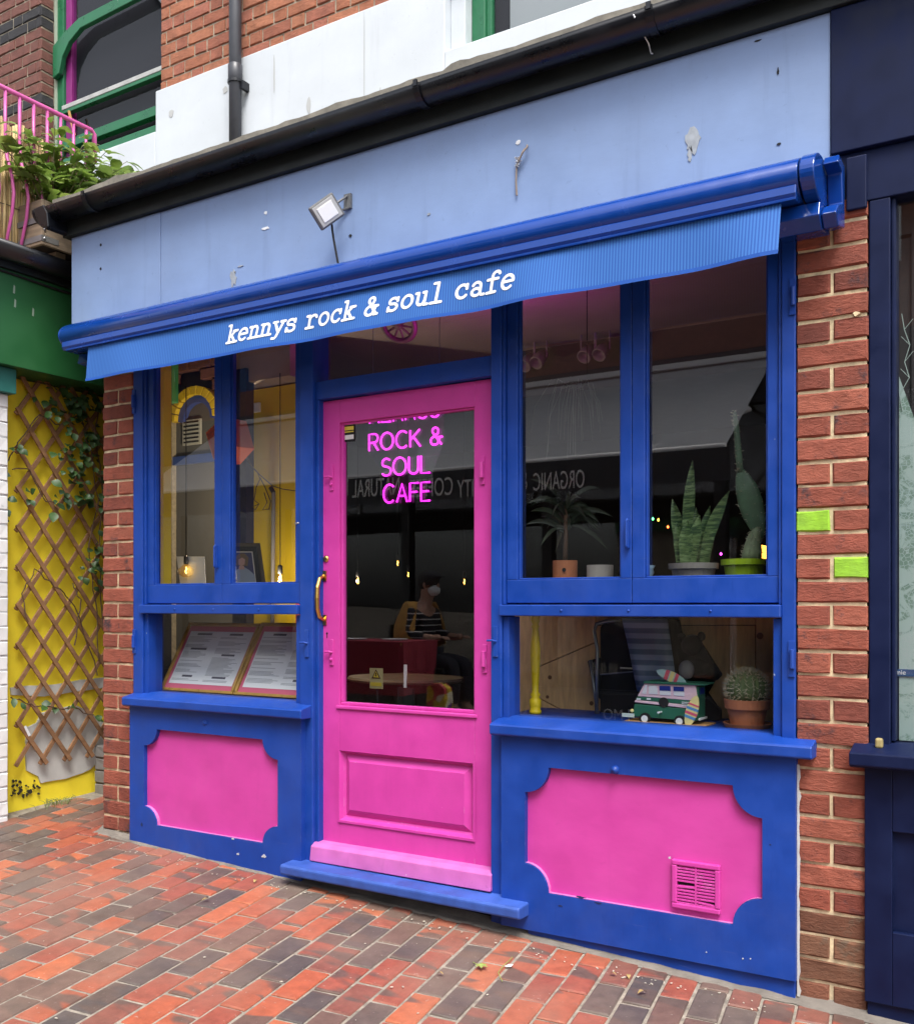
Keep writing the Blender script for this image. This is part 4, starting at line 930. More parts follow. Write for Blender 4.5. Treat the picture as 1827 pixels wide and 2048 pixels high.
bp = MB(); bp.lathe([(.0,0),(.05,.0),(.062,.11),(.058,.11),(.05,.02)], (-4.60, .30, 3.335), 14); tag(bp.build('plant_pot', flat('cobalt_pot', (.01,.02,.12), .3), None, smooth=True), 'small cobalt blue pot among the shrub leaves on the roof', 'pot')

# ================================================================== right neighbour: navy shopfront
ns = thing('navy_shopfront', 'dark navy shopfront with etched glass at the right edge', 'shopfront', (.2, 0, -.05))
MB().box(-.657, 1.4, -.020, .06, 2.66, 3.112).build('fascia_board', NAVY, ns, .003)
MB().box(-.640, 1.4, .0, .08, 2.50, 2.658).build('header_beam', NAVY, ns, .003)
MB().box(-.612, -.552, -.016, -.001, 2.475, 2.64).build('bracket_block', NAVY, ns, .004)
MB().box(-.548, -.487, .002, .10, .80, 2.499).build('post', NAVY, ns, .004)
MB().box(-.486, -.474, .016, .09, .83, 2.499).build('moulding', NAVY, ns, .003)
m = MB(); m.prism([(.1,.755),(-.07,.755),(-.082,.762),(-.082,.80),(.02,.826),(.1,.826)], lambda y, z: (-.592, y, z), lambda y, z: (1.4, y, z)); m.build('window_sill', NAVY, ns, .004)
# riser with recessed panel
m = MB(); m.box(-.557, -.478, -.022, .08, .03, .753); m.box(-.478, 1.4, -.022, .08, .03, .255); m.box(-.478, 1.4, -.022, .08, .56, .753); m.box(.6, 1.4, -.022, .08, .256, .559); m.build('stall_riser', NAVY, ns, .003)
MB().box(-.478, .6, .0, .05, .256, .559).build('riser_panel', NAVY, ns)
MB().box(-.55, 1.4, -.010, .06, -.2, .028).build('plinth', NAVY, ns)
MB().add([(-.474,.05,.826),(1.4,.05,.826),(1.4,.05,2.5),(-.474,.05,2.5)], [(0,1,2,3)]).build('pane', GLASS, ns)
def vinyl():
    mt, t, b = newmat('etched_vinyl'); pos = mapped(t, (1,1,1))
    n = N(t, 'ShaderNodeTexNoise', Scale=13.0, Detail=5.0, Roughness=.6, Distortion=1.2); L(t, pos, n.inputs['Vector'])
    v = N(t, 'ShaderNodeTexVoronoi', Scale=75.0); v.feature = 'DISTANCE_TO_EDGE'; L(t, pos, v.inputs['Vector'])
    r = ramp(t, n.outputs[0], [(.50,(.36,.47,.45)),(.58,(.17,.27,.22))]); r2 = ramp(t, v.outputs[0], [(.04,(1,1,1)),(.07,(0,0,0))])
    L(t, mixc(t, r2.outputs[0], r.outputs[0], (.36,.47,.45)), b.inputs['Base Color']); b.inputs['Roughness'].default_value = .6; return mt
m = MB(); pts = []
for i in range(26):
    z = .83+1.13*i/25; pts.append(z)
prof = [(-.470,.83),(1.39,.83),(1.39,1.97)]+[(1.39-1.86*i/30, 1.90+.09*math.sin(i*1.9)+.05*math.sin(i*4.7)) for i in range(1, 31)]
m.prism(prof, lambda x, z: (x, .058, z), lambda x, z: (x, .0595, z)); m.build('vinyl_film', vinyl(), ns)
m = MB(); rnd = random.Random(8)
for k in range(7):
    x = -.46+.07*k; p = [(x,.056,1.85)]
    for i in range(6): p.append((p[-1][0]+rnd.uniform(-.02,.03), .056, p[-1][2]+.05))
    m.tube(p, .0013, 5)
    for i in (2,3,4,5): m.tube([p[i], (p[i][0]+rnd.choice((-1,1))*.025, .056, p[i][2]+.03)], .0010, 5)
m.build('vinyl_twigs', flat('twig_mint', (.36,.46,.43), .6), ns)
MB().box(-.47, 1.4, .5, .52, .4, 2.6).build('display_back', paint('shop_back', (.35,.33,.28), .8, .2, .1), ns)
MB().box(-.47, 1.4, .06, .5, .78, .80).build('display_floor', flat('shop_floor', (.12,.12,.12), .8), ns)
sx0, sz1 = at(1787, 1338, .056); sx1, sz0 = at(1815, 1353, .056)
sg = MB().box(sx0, sx0+.12, .0535, .0555, sz0, sz1).build('window_label', flat('label_blue', (.03,.09,.20), .5), ns)
def text_mesh(name, s, size, mat, parent, mtx, extrude=.0005, xs=1.0, space=1.0):
    cu = bpy.data.curves.new(name, 'FONT'); cu.body = s; cu.size = size; cu.extrude = extrude; cu.align_x = 'LEFT'; cu.space_character = space
    to = bpy.data.objects.new(name, cu); C.objects.link(to); dg = bpy.context.evaluated_depsgraph_get(); me = bpy.data.meshes.new_from_object(to.evaluated_get(dg))
    bpy.data.objects.remove(to); bpy.data.curves.remove(cu); me.transform(Matrix(mtx) @ Matrix.Diagonal((xs,1,1,1))); me.materials.clear(); me.materials.append(mat); me.name = name; return link(name, me, parent)
FACE = lambda X, Y, Z: ((1,0,0,X),(0,0,-1,Y),(0,1,0,Z),(0,0,0,1))      # text upright on a wall facing -Y
text_mesh('label_text', 'mie', (sz1-sz0)*.95, PAPER, ns, FACE(sx0+.004, .053, sz0+(sz1-sz0)*.25))
lk = MB(); x, z = at(1757, 1480, -.03); lk.box(x-.011, x+.011, -.035, -.015, .812, .843); tag(lk.build('padlock', paint('old_brass', (.30,.24,.10), .5, .4, .3), None, .006), 'small tarnished brass padlock standing on the navy sill', 'padlock')

# ================================================================== inside the cafe
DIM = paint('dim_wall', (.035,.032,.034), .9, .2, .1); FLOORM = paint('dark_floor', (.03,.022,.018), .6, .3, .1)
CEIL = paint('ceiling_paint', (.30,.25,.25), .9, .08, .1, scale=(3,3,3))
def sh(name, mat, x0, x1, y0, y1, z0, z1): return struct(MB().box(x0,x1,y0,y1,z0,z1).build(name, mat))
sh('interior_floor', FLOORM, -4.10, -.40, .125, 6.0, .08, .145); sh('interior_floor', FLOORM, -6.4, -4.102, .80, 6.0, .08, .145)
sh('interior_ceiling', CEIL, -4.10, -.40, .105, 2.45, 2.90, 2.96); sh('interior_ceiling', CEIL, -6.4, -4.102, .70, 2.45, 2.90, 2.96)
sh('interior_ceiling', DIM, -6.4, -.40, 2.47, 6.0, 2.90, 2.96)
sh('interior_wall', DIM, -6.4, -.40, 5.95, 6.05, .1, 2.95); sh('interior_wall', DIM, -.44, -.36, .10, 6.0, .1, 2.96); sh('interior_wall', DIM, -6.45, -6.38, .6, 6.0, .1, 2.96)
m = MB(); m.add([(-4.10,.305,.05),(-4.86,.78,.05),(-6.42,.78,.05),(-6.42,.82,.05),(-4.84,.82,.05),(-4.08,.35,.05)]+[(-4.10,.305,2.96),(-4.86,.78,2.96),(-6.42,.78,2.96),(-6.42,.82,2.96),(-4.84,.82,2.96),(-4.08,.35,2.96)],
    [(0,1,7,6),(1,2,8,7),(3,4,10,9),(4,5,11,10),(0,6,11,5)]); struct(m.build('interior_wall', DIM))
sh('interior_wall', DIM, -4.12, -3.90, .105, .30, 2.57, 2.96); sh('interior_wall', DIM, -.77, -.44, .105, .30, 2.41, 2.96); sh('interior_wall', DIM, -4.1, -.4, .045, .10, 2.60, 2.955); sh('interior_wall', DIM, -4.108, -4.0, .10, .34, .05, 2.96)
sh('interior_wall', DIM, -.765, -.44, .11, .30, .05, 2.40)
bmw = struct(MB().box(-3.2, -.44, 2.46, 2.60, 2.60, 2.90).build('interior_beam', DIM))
# shelves and display boxes behind the glass
SHELF = paint('shelf_blue', (.012,.03,.15), .5, .1, .1)
def simple(name, label, cat, mb, mat, bevel=0, smooth=False, group=None): return tag(mb.build(name, mat, None, bevel, smooth), label, cat, group)
simple('display_shelf', 'blue shelf under the potted plants in the right window', 'shelf', MB().box(-1.90,-.775,.112,.44,1.255,1.325), SHELF, .003)
simple('display_shelf', 'blue shelf under the framed portrait in the left window', 'shelf', MB().box(-3.88,-2.86,.112,.30,1.255,1.325).box(-3.88,-3.08,.3005,.47,1.255,1.325), SHELF, .003)
simple('display_plinth', 'blue ledge carrying the toy van and barrel cactus', 'ledge', MB().box(-1.90,-.775,.118,.50,.745,.822), BLUE, .003)
simple('display_plinth', 'blue ledge carrying the two framed menus', 'ledge', MB().box(-3.88,-2.86,.118,.30,.745,.822).box(-3.88,-3.08,.3005,.50,.745,.822), BLUE, .003)
# yellow window reveal and yellow side wall of the cafe
YIN = paint('yellow_interior', (.70,.50,.02), .6, .05, .1, scale=(3,3,3)); ORW = paint('orange_interior', (.55,.10,.05), .6, .08, .1)
yr = struct(MB().box(-3.90,-3.832,.112,.185,1.33,2.56).build('interior_wall', YIN))
yx0, yx1 = at(497,900,.75)[0], at(608,900,.75)[0]
struct(MB().box(at(470,900,.62)[0], at(497,900,.62)[0], .60, .66, .8, 2.5).build('interior_post', flat('navy_inside', (.006,.010,.05), .5)))
yw2 = struct(MB().box(yx0-.02, at(592,900,.75)[0], .75, .80, .145, 2.42).build('interior_wall', YIN))
struct(MB().box(at(592,900,.75)[0]+.001, at(592,900,.75)[0]+.10, .745, .83, .145, 2.5).build('interior_wall', ORW))
struct(MB().box(yx0-.02, -3.44, .62, .90, 2.43, 2.895).build('interior_bulkhead', paint('warm_plaster', (.42,.33,.28), .8, .08, .1)))
# arched niche on the side room's wall
an = thing('arched_niche', 'arch of yellow bricks over a blue and grey niche behind the left window', 'arch', (-5.0, 1.4, .15))
AY = 1.40; acx, asz = at(388, 838, AY); ar = abs(at(440, 838, AY)[0]-acx); ai = ar*.74
MB().box(-6.38, -3.9, AY+.07, AY+.12, .15, 2.9).build('back_wall', flat('niche_grey', (.10,.10,.105), .8), an)
m = MB()
m.box(-6.38, acx-ar-.001, AY+.012, AY+.065, .15, 2.9); m.box(acx+ar+.001, -4.2, AY+.012, AY+.065, asz-.3, 2.9); m.build('wall_core', MORTG, an)
NB = 11
for k in range(NB):
    a0, a1 = R(180-180*k/NB-1), R(180-180*(k+1)/NB+1); q = lambda r, a: (acx+r*math.cos(a), asz+r*.92*math.sin(a))
    MB().prism([q(ai,a0),q(ar,a0),q(ar,a1),q(ai,a1)], lambda x, z: (x, AY-.012, z), lambda x, z: (x, AY+.06, z)).build('voussoir', YIN, an, .003)
m = MB(); BLIN = paint('blue_inside', (.03,.07,.30), .6, .1, .1)
for k in range(12):
    a0, a1 = R(180-15*k), R(180-15*(k+1)); q = lambda r, a: (acx+r*math.cos(a), asz+r*.92*math.sin(a)); m.prism([q(ai*.72,a0),q(ai*.995,a0),q(ai*.995,a1),q(ai*.72,a1)], lambda x, z: (x, AY+.02, z), lambda x, z: (x, AY+.06, z))
m.build('blue_arch', BLIN, an)
zb = at(388, 915, AY)[1]; MB().box(acx-ar, acx+ar, AY+.03, AY+.06, zb-.03, zb+.025).build('blue_band', BLIN, an)
gx0, gz1 = at(368,842,AY+.06); gx1, gz0 = at(404,888,AY+.06)
g_ = MB().box(gx0, gx1, AY+.045, AY+.06, gz0, gz1).build('wall_vent', flat('vent_white', (.45,.46,.46), .5), an, .002)
for k in range(6): z = gz0+(gz1-gz0)*(k+.7)/6.4; MB().box(gx0+.015, gx1-.015, AY+.041, AY+.044, z-.004, z+.006).build('vent_slot', BLACK, g_)
row = 0; z = asz-.12
while z < 2.9:
    x = -6.3+(.11 if row % 2 else 0)
    while x < -4.3:
        cxm = x+.105; dd = math.hypot(cxm-acx, max(0, (z+.03-asz)/.92)); 
        if dd > ar+.10: brick(an, x, AY, z, .205, .065, BRICKS)
        x += .215
    z += .075; row += 1
# hanging lamps
BULB = emit('lit_filament', (1.0,.62,.12), 6.0)
def bulb(label, px, py, Y, top=2.88, r=.022, power=0, cat='lamp'):
    x, z = at(px, py, Y); t = thing('pendant_bulb', label, cat, (x, Y, z-.03))
    MB().tube([(x,Y,z+.05),(x,Y,top)], .0025, 5).build('flex', BLACK, t)
    MB().lathe([(.004,.075),(.012,.07),(.013,.035),(.011,.03)], (x,Y,z), 10).build('lamp_holder', DARKM, t, smooth=True)
    MB().lathe([(.011,.03),(r,.0),(r*.9,-.02),(r*.4,-.036),(0,-.038)], (x,Y,z), 12).build('bulb_glass', glassmat('amber_glass', .08, (1,.85,.6)) if 'amber_glass' not in MATS else MATS['amber_glass'], t, smooth=True)
    MB().tube([(x,Y,z+.015),(x+.004,Y,z+.004),(x-.004,Y,z-.008),(x+.003,Y,z-.018)], .0035, 6).build('filament', BULB, t)
    if power:
        ld = bpy.data.lights.new('bulb_light', 'POINT'); ld.energy = power; ld.color = (1,.84,.58); ld.shadow_soft_size = .03
        lo = bpy.data.objects.new('bulb_light', ld); C.objects.link(lo); attach(lo, t); lo.location = (x, Y-.04, z)
bulb('round amber bulb in front of a white card in the left window', 372, 1140, .42, 2.4, .045, .04)
bulb('amber bulb hidden behind the centre stile of the left window', 453, 1000, 1.0, 2.88, .03, 18.0)  # extra lamp added out of view to brighten the arch and yellow wall
bulb('amber bulb low behind the brass door pull, leftmost in the door glass', 715, 1162, 2.6, power=1.2)
bulb('highest amber bulb in the middle of the door glass', 795, 1126, 3.2)
bulb('amber bulb just left of the masked head in the door glass', 816, 1149, 3.6)
bulb('amber bulb at the right edge of the door glass', 928, 1163, 2.9)
bulb('small amber bulb in the corner below the grey floor lamp stand', 560, 1160, .46, 2.4, .014, 3.2)
x, z = at(1522, 1108, .5); simple('lantern', 'small orange glow imitating a lamp reflection behind the lime green pot', 'lamp', MB().lathe([(0,-.035),(.018,-.035),(.018,.03),(0,.034)], (x,.5,z), 10), emit('reflection_glow', (1,.35,.04), 3.0))  # emissive body imitates the orange reflection of a lamp
for k, (px, py, col, wh) in enumerate(((1305,1038,(.1,1,.3),'green'),(1316,1040,(1,.5,.05),'orange'),(1335,1054,(1,.15,.03),'red'),(1441,1108,(.9,.05,.8),'magenta'))):
    x, z = at(px, py, .9); simple('fairy_light', 'tiny %s fairy light behind the snake plant' % wh, 'light', MB().lathe([(0,-.006),(.004,-.003),(.005,.001),(0,.008)], (x,.9,z), 8), emit('fairy_'+wh, col, 5), smooth=True, group='fairy lights')
# track spotlights under the dark beam
for k, (px, py, wh) in enumerate(((1056,722,'leftmost'),(1080,716,'second from left'),(1175,704,'third from left'),(1205,700,'rightmost'))):
    x, z = at(px, py, 2.3); t = thing('spotlight', 'dark unlit track spotlight, %s of four behind the right window' % wh, 'spotlight', (x, 2.3, z-.06), 'track spotlights')
    MB().tube([(x-.045,2.3,z+.0),(x-.045,2.3,z+.13),(x+.045,2.3,z+.13),(x+.045,2.3,z+.0)], .005, 6).build('yoke', flat('spot_grey', (.25,.25,.27), .5), t)
    MB().lathe([(0,.06),(.03,.055),(.042,.0),(.045,-.06),(.038,-.06),(.03,-.03),(0,-.02)], (x,2.3,z), 16, Vector((.1,.55,.5))).build('can', flat('spot_can', (.16,.16,.17), .5), t, smooth=True)
    MB().tube([(x,2.3,z+.13),(x,2.3,2.9)], .004, 5).build('stem', BLACK, t)
# round vent hung under the ceiling above the door
x, z = at(797, 662, 1.0); wv = thing('ceiling_wheel', 'dark spoked wheel ornament hanging behind the door transom', 'ornament', (x, 1.0, z-.1)); axw = Vector((.15,-.75,-.65)).normalized()
uw = axw.orthogonal().normalized(); vw = axw.cross(uw); cw = Vector((x,1.0,z+.03)); WDK = flat('wheel_brown', (.06,.045,.035), .6)
MB().tube([cw+(uw*math.cos(2*math.pi*i/28)+vw*math.sin(2*math.pi*i/28))*.088 for i in range(28)], .016, 8, True).build('rim', WDK, wv, smooth=True)
for i in range(10): a = 2*math.pi*i/10; MB().tube([cw, cw+(uw*math.cos(a)+vw*math.sin(a))*.085], .006, 6).build('spoke', WDK, wv)
MB().lathe([(0,-.015),(.022,-.012),(.022,.012),(0,.015)], cw, 12, axw).build('hub', WDK, wv); MB().tube([cw+Vector((0,.03,.07)), (cw.x,1.0,2.90)], .004, 5).build('cord', BLACK, wv)

# ---- neon sign
CAP = {
 'K': [[(0,0),(0,1)],[(.62,1),(.04,.45)],[(.2,.6),(.66,0)]], 'E': [[(.6,1),(0,1),(0,0),(.6,0)],[(0,.52),(.52,.52)]], 'N': [[(0,0),(0,1),(.62,0),(.62,1)]],
 'Y': [[(0,1),(0,.62)]+arc(.3,.6,.3,.22,180,360,8)+[(.6,1),(.6,.22)]+arc(.3,.22,.3,.22,0,-150,8)], 'S': [arc(.31,.75,.27,.25,35,225,10)+arc(.31,.26,.30,.26,70,-150,12)],
 'R': [[(0,0),(0,1),(.35,1)]+arc(.35,.74,.25,.26,90,-90,8)+[(0,.48)],[(.3,.48),(.62,0)]], 'O': [arc(.42,.5,.42,.5,90,450,26)], 'C': [arc(.44,.5,.42,.5,48,312,20)],
 'U': [[(0,1),(0,.3)]+arc(.3,.3,.3,.3,180,360,10)+[(.6,1)]], 'L': [[(0,1),(0,0),(.55,0)]], 'A': [[(0,0),(.36,1),(.72,0)],[(.12,.34),(.6,.34)]], 'F': [[(.58,1),(0,1),(0,0)],[(0,.52),(.5,.52)]],
 '&': [[(.72,0),(.16,.72)]+arc(.32,.82,.19,.18,215,-20,10)+[(.5,.66),(.12,.42)]+arc(.28,.24,.26,.24,140,320,10)+[(.62,.44)],[(.46,.44),(.78,.44)]]}
CWD = {'K':.68,'E':.62,'N':.66,'Y':.62,'S':.6,'R':.64,'O':.86,'C':.8,'U':.62,'L':.58,'A':.74,'F':.6,'&':.8,' ':.3}
NEON = emit('neon_pink', (1.0,.025,.85), 1.3); NY = .30
ne = thing('neon_sign', 'glowing magenta neon sign of four text rows hanging behind the door glass', 'sign', (-2.5, NY, 1.68))
def neon_row(s, px0, px1, pyb, pyt, pyb2):
    (xa, za), (xb, zb_) = at(px0, pyb, NY), at(px1, pyb2, NY); h_ = at(px0, pyt, NY)[1]-za
    tot = sum(CWD[c]+.17 for c in s)-.17; k = (xb-xa)/tot; x = 0
    for ch in s:
        if ch != ' ':
            m = MB()
            for st in CAP[ch]: m.tube([(xa+(x+p[0])*k, NY, za+p[1]*h_+(zb_-za)*(x+p[0])/tot) for p in st], .0043, 7)
            m.build('neon_letter', NEON, ne, smooth=True)
        x += CWD[ch]+.17
ld = bpy.data.lights.new('neon_light', 'AREA'); ld.energy = 3.0; ld.color = (1,.06,.75); ld.size = .35; lo = bpy.data.objects.new('neon_light', ld); C.objects.link(lo); attach(lo, ne); lo.location = (-2.60, .95, 2.45); lo.rotation_euler = (R(180), 0, 0)
neon_row('KENNYS', 739, 878, 847, 806, 833); neon_row('ROCK &', 738, 885, 902, 869, 888); neon_row('SOUL', 763, 860, 952, 918, 945); neon_row('CAFE', 766, 860, 1006, 970, 1001)
pts = [at(a, b, NY) for a, b in ((736,800),(884,800),(886,880),(862,945),(866,1000),(840,1006),(800,1008),(764,1010),(760,940),(734,905))]
MB().prism(pts, lambda x, z: (x, NY+.008, z), lambda x, z: (x, NY+.012, z)).build('acrylic_back', glassmat('acrylic', .05, (.97,.97,.97)), ne)
m = MB(); m.tube([(pts[0][0]+.02,NY+.01,pts[0][1]),(pts[0][0]+.02,NY+.01,2.89)], .0015, 4); m.tube([(pts[1][0]-.02,NY+.01,pts[1][1]),(pts[1][0]-.02,NY+.01,2.89)], .0015, 4); m.build('hanging_wire', STEEL, ne)

# ---- plants and pots on the right-hand shelf
TERRA = paint('terracotta', (.40,.14,.06), .8, .15, .2, scale=(20,20,20)); BEIG = paint('beige_ceramic', (.36,.33,.29), .6, .1, .1); GRPOT = flat('grey_plastic', (.20,.19,.175), .55); LIMEP = flat('lime_pot', (.30,.46,.012), .4)
SZ = 1.3255
def potprof(r0, r1, h): return [(0,0),(r0,0),(r1,h),(r1-.008,h),(r1-.014,h-.02),(0,h-.022)]
def pot_at(name, label, px0, px1, pyt, Y, mat, taper=.85, rim_=False, z0=SZ, cat='pot'):
    xa, zt = at(px0, pyt, Y); xb, _ = at(px1, pyt, Y); r_ = abs(xb-xa)/2*.93; xc = (xa+xb)/2
    t = thing(name, label, cat, (xc, Y, z0)); MB().lathe(potprof(r_*taper, r_, zt-z0), (xc,Y,z0), 28).build('bowl', mat, t, smooth=False)
    if rim_: MB().lathe([(r_,zt-z0-.022),(r_+.006,zt-z0-.020),(r_+.007,zt-z0),(r_-.01,zt-z0+.001)], (xc,Y,z0), 28).build('rim', mat, t)
    MB().lathe([(0,zt-z0-.018),(r_-.012,zt-z0-.018)], (xc,Y,z0), 20).build('soil', flat('soil', (.03,.02,.015), .95), t)
    return t, xc, zt, r_
t1, pc, pt_, pr = pot_at('plant_pot', 'straight terracotta pot with a round hole, in the right window', 1105, 1154, 1122, .27, TERRA, .98)
MB().lathe([(0,-.001),(.008,-.001),(.008,.001)], (pc+.02,.27-pr-.0005,SZ+.06), 10, (0,1,0)).build('round_hole', BLACK, t1)
pot_at('plant_pot', 'empty beige cylindrical pot beside the terracotta pot', 1173, 1226, 1131, .24, BEIG, .99)
t3, sc_, szt, sr = pot_at('plant_pot', 'grey plastic pot holding the snake plant', 1339, 1434, 1128, .24, GRPOT, .82, True)
t4, oc, ozt, orr = pot_at('plant_pot', 'lime green pot holding the tall prickly pear', 1443, 1533, 1120, .235, LIMEP, .8, True)
def strap_leaf(m, base, tip, wd, bend, n=8, thick=.0025, twist=0.0):
    base, tip, bend = Vector(base), Vector(tip), Vector(bend); d = (tip-base).normalized(); sd_ = d.cross(Vector((0,1,0)))
    if sd_.length < .1: sd_ = d.cross(Vector((1,0,0)))
    sd_.normalize(); nn = sd_.cross(d); vs_ = []
    for i in range(n+1):
        f = i/n; p = base.lerp(tip, f)+bend*math.sin(math.pi*f*.9); w_ = wd*(.55+.9*f-.15*f*f if f < .45 else (1.0 if f < .6 else 1.0-((f-.6)/.4)**2))
        w_ = max(w_, wd*.03)*.5; s2 = (sd_*math.cos(twist*f)+nn*math.sin(twist*f)); vs_ += [p-s2*w_-nn*thick, p+nn*thick*1.5, p+s2*w_-nn*thick]
    fs_ = []
    for i in range(n): a = i*3; fs_ += [(a,a+1,a+4,a+3),(a+1,a+2,a+5,a+4)]
    m.add(vs_, fs_)
def snakemat():
    mt, t, b = newmat('snake_leaf'); n = N(t, 'ShaderNodeTexNoise', Scale=1.0, Detail=4.0, Distortion=1.5); L(t, mapped(t, (14,14,75)), n.inputs['Vector'])
    r = ramp(t, n.outputs[0], [(.40,(.022,.06,.025)),(.52,(.085,.15,.05)),(.64,(.16,.25,.11))]); L(t, r.outputs[0], b.inputs['Base Color']); b.inputs['Roughness'].default_value = .4; return mt
SNK = snakemat(); sp = thing('snake_plant', 'banded green snake plant with one tall blade in the right window', 'plant', (sc_, .24, szt-.02))
for (bx, bp_, tx, ty, wd) in ((-.03,0,1385,921,.034),(-.045,.02,1343,998,.036),(-.02,-.03,1375,1040,.040),(.0,-.02,1400,1030,.034),(.02,.02,1421,1012,.030),(.03,0,1461,982,.034),(.01,.04,1392,1015,.03),(-.05,.0,1352,1045,.03),(.04,.02,1432,1040,.03)):
    x, z = at(tx, ty, .24+bp_); m = MB(); strap_leaf(m, (sc_+bx,.24+bp_,szt-.03), (x,.24+bp_,z), wd*1.3, ((x-sc_)*-.12, -.01, 0), 9); m.build('blade', SNK, sp, smooth=True)
# dracaena in the terracotta pot
DRA = leafmat('dracaena_leaf', [(.022,.038,.022),(.035,.052,.03),(.016,.028,.018)])
dr = thing('dracaena', 'dark palm-like houseplant growing from the straight terracotta pot', 'plant', (pc, .27, pt_-.02)); dx, dz = at(1132, 1062, .27)
MB().tube([(pc,.27,pt_-.02),(pc+.004,.27,dz-.02),(pc+.002,.27,dz+.10)], [.011,.009,.007], 8).build('trunk', STEMM, dr, smooth=True)
rnd = random.Random(31)
for k in range(42):
    a = rnd.uniform(0, 6.28); el = rnd.uniform(-.5,.95); ln = rnd.uniform(.12,.19); d = Vector((math.cos(a), math.sin(a)*.7, el)).normalized(); b0 = Vector((pc+.003,.27,dz+rnd.uniform(-.02,.10)))
    m = MB(); strap_leaf(m, b0, b0+d*ln-Vector((0,0,.03)), .018, (0,0,.035), 6, .001); m.build('leaf', DRA, dr, smooth=True)
# prickly pear
CACM = paint('cactus_skin', (.075,.15,.085), .55, .2, .2, scale=(30,30,30)); SPN = flat('spine', (.42,.40,.30), .7); CACP = paint('cactus_pale', (.22,.28,.17), .7, .2, .3, scale=(40,40,40))
op = thing('prickly_pear', 'tall prickly pear cactus with one long thin stem in the right window', 'cactus', (oc, .235, ozt-.02)); OY = .235
def pad(name, pxs, mat, flat_=.5, n=16):
    "pxs: (px, py, half width px) along the pad"
    m = MB(); vs_ = []
    for (px, py, hw) in pxs:
        x, z = at(px, py, OY); hw_ = abs(at(px+hw, py, OY)[0]-x)
        for k in range(n): a = 2*math.pi*k/n; vs_.append((x+hw_*math.cos(a), OY+hw_*flat_*math.sin(a), z+.15*hw_*math.cos(a)))
    fs_ = [(i*n+k, i*n+(k+1) % n, (i+1)*n+(k+1) % n, (i+1)*n+k) for i in range(len(pxs)-1) for k in range(n)]
    m.add(vs_, fs_+[tuple(range(n)), tuple((len(pxs)-1)*n+k for k in range(n))]); o = m.build(name, mat, op, smooth=True)
    s_ = MB(); rn = random.Random(len(vs_))
    for k in range(70 if flat_ < .9 else 160):
        i = rn.randrange(len(pxs)-1)*n+rn.randrange(n); p = Vector(vs_[i]).lerp(Vector(vs_[i+n]), rn.random()); c_ = Vector((sum(q[0] for q in vs_[i//n*n:i//n*n+n])/n, OY, p.z)); d = (p-c_).normalized()
        s_.tube([p, p+d*.007+Vector((rn.uniform(-.003,.003),0,rn.uniform(0,.004)))], [.0011,.0004], 4, cap=False)
    s_.build('spines', SPN, o)
pad('pad', [(1519,1080,7),(1516,1062,13),(1508,1035,22),(1500,1005,25),(1492,975,22),(1484,952,14),(1479,938,6)], CACM, .35)
pad('thin_stem', [(1480,945,6),(1477,915,7),(1474,880,6),(1471,845,5),(1468,825,4),(1468,821,1)], CACM, .8)
pad('woolly_base', [(1502,1124,20),(1503,1105,20),(1505,1085,16),(1510,1066,13),(1514,1055,6)], CACP, .9)
cup = thing('striped_cup', 'pale blue ceramic cup with wavy ribs half hidden by the centre stile', 'cup', (at(1275,1150,.22)[0], .22, SZ)); xk = at(1275,1150,.22)[0]
MB().lathe([(.050,0),(.056,.02),(.053,.03),(.060,.045),(.057,.055),(.064,.07),(.060,.07),(.05,.02),(0,.015)], (xk,.22,SZ), 24).build('body', flat('pale_blue_glaze', (.22,.33,.42), .3), cup, smooth=True)
# pale hanging air plant
hp = thing('hanging_air_plant', 'pale wispy hanging plant behind the upper right window', 'plant', (at(1150,780,.55)[0], .55, at(1150,910,.55)[1])); rnd = random.Random(14); m = MB()
for k in range(26):
    p0 = Vector((at(1150+rnd.gauss(0,10),785,.55)[0], .55+rnd.uniform(-.04,.04), at(1150,775,.55)[1])); a = rnd.uniform(0,6.28); r_ = rnd.uniform(.02,.17); dn = rnd.uniform(.12,.36)
    pts_ = [p0, p0+Vector((math.cos(a)*r_*.5, math.sin(a)*r_*.4, .02)), p0+Vector((math.cos(a)*r_*.9, math.sin(a)*r_*.7, -dn*.4)), p0+Vector((math.cos(a)*r_, math.sin(a)*r_*.8, -dn))]; m.tube(pts_, [.0016,.0014,.0011,.0006], 4)
m.build('strands', flat('silver_leaf', (.17,.18,.16), .7), hp, smooth=True); MB().tube([(p0.x,.55,p0.z),(p0.x,.55,2.89)], .002, 4).build('cord', BLACK, hp)

# ---- lower right display
LZ = .8225
bl = thing('baluster', 'bright yellow turned wooden baluster in the lower right window', 'baluster', (at(1070,1420,.2)[0], .2, LZ)); xb = at(1070,1330,.2)[0]
MB().lathe([(0,0),(.024,0),(.024,.012),(.019,.018),(.023,.030),(.023,.055),(.015,.064),(.021,.075),(.013,.085),(.014,.12),(.019,.20),(.020,.25),(.015,.31),(.012,.335),(.017,.342),(.012,.35),(.018,.365),(.019,.43),(0,.43)], (xb,.2,LZ), 20).build('spindle', paint('yellow_gloss', (.75,.56,.01), .35, .05, .05), bl, smooth=True)
wpn = thing('pine_panelling', 'pine board panelling at the back of the lower right window', 'panelling', (-1.4, .5, LZ)); WY = .43
PINEL = paint('pale_pine', (.66,.42,.19), .55, .25, .2, scale=(45,7,7), stretch=(120,12,12))
def wpoly(pts, name='board'):
    q = [at(a, b, WY) for a, b in pts]; MB().prism(q, lambda x, z: (x, WY, z), lambda x, z: (x, WY+.02, z)).build(name, PINEL, wpn, .002)
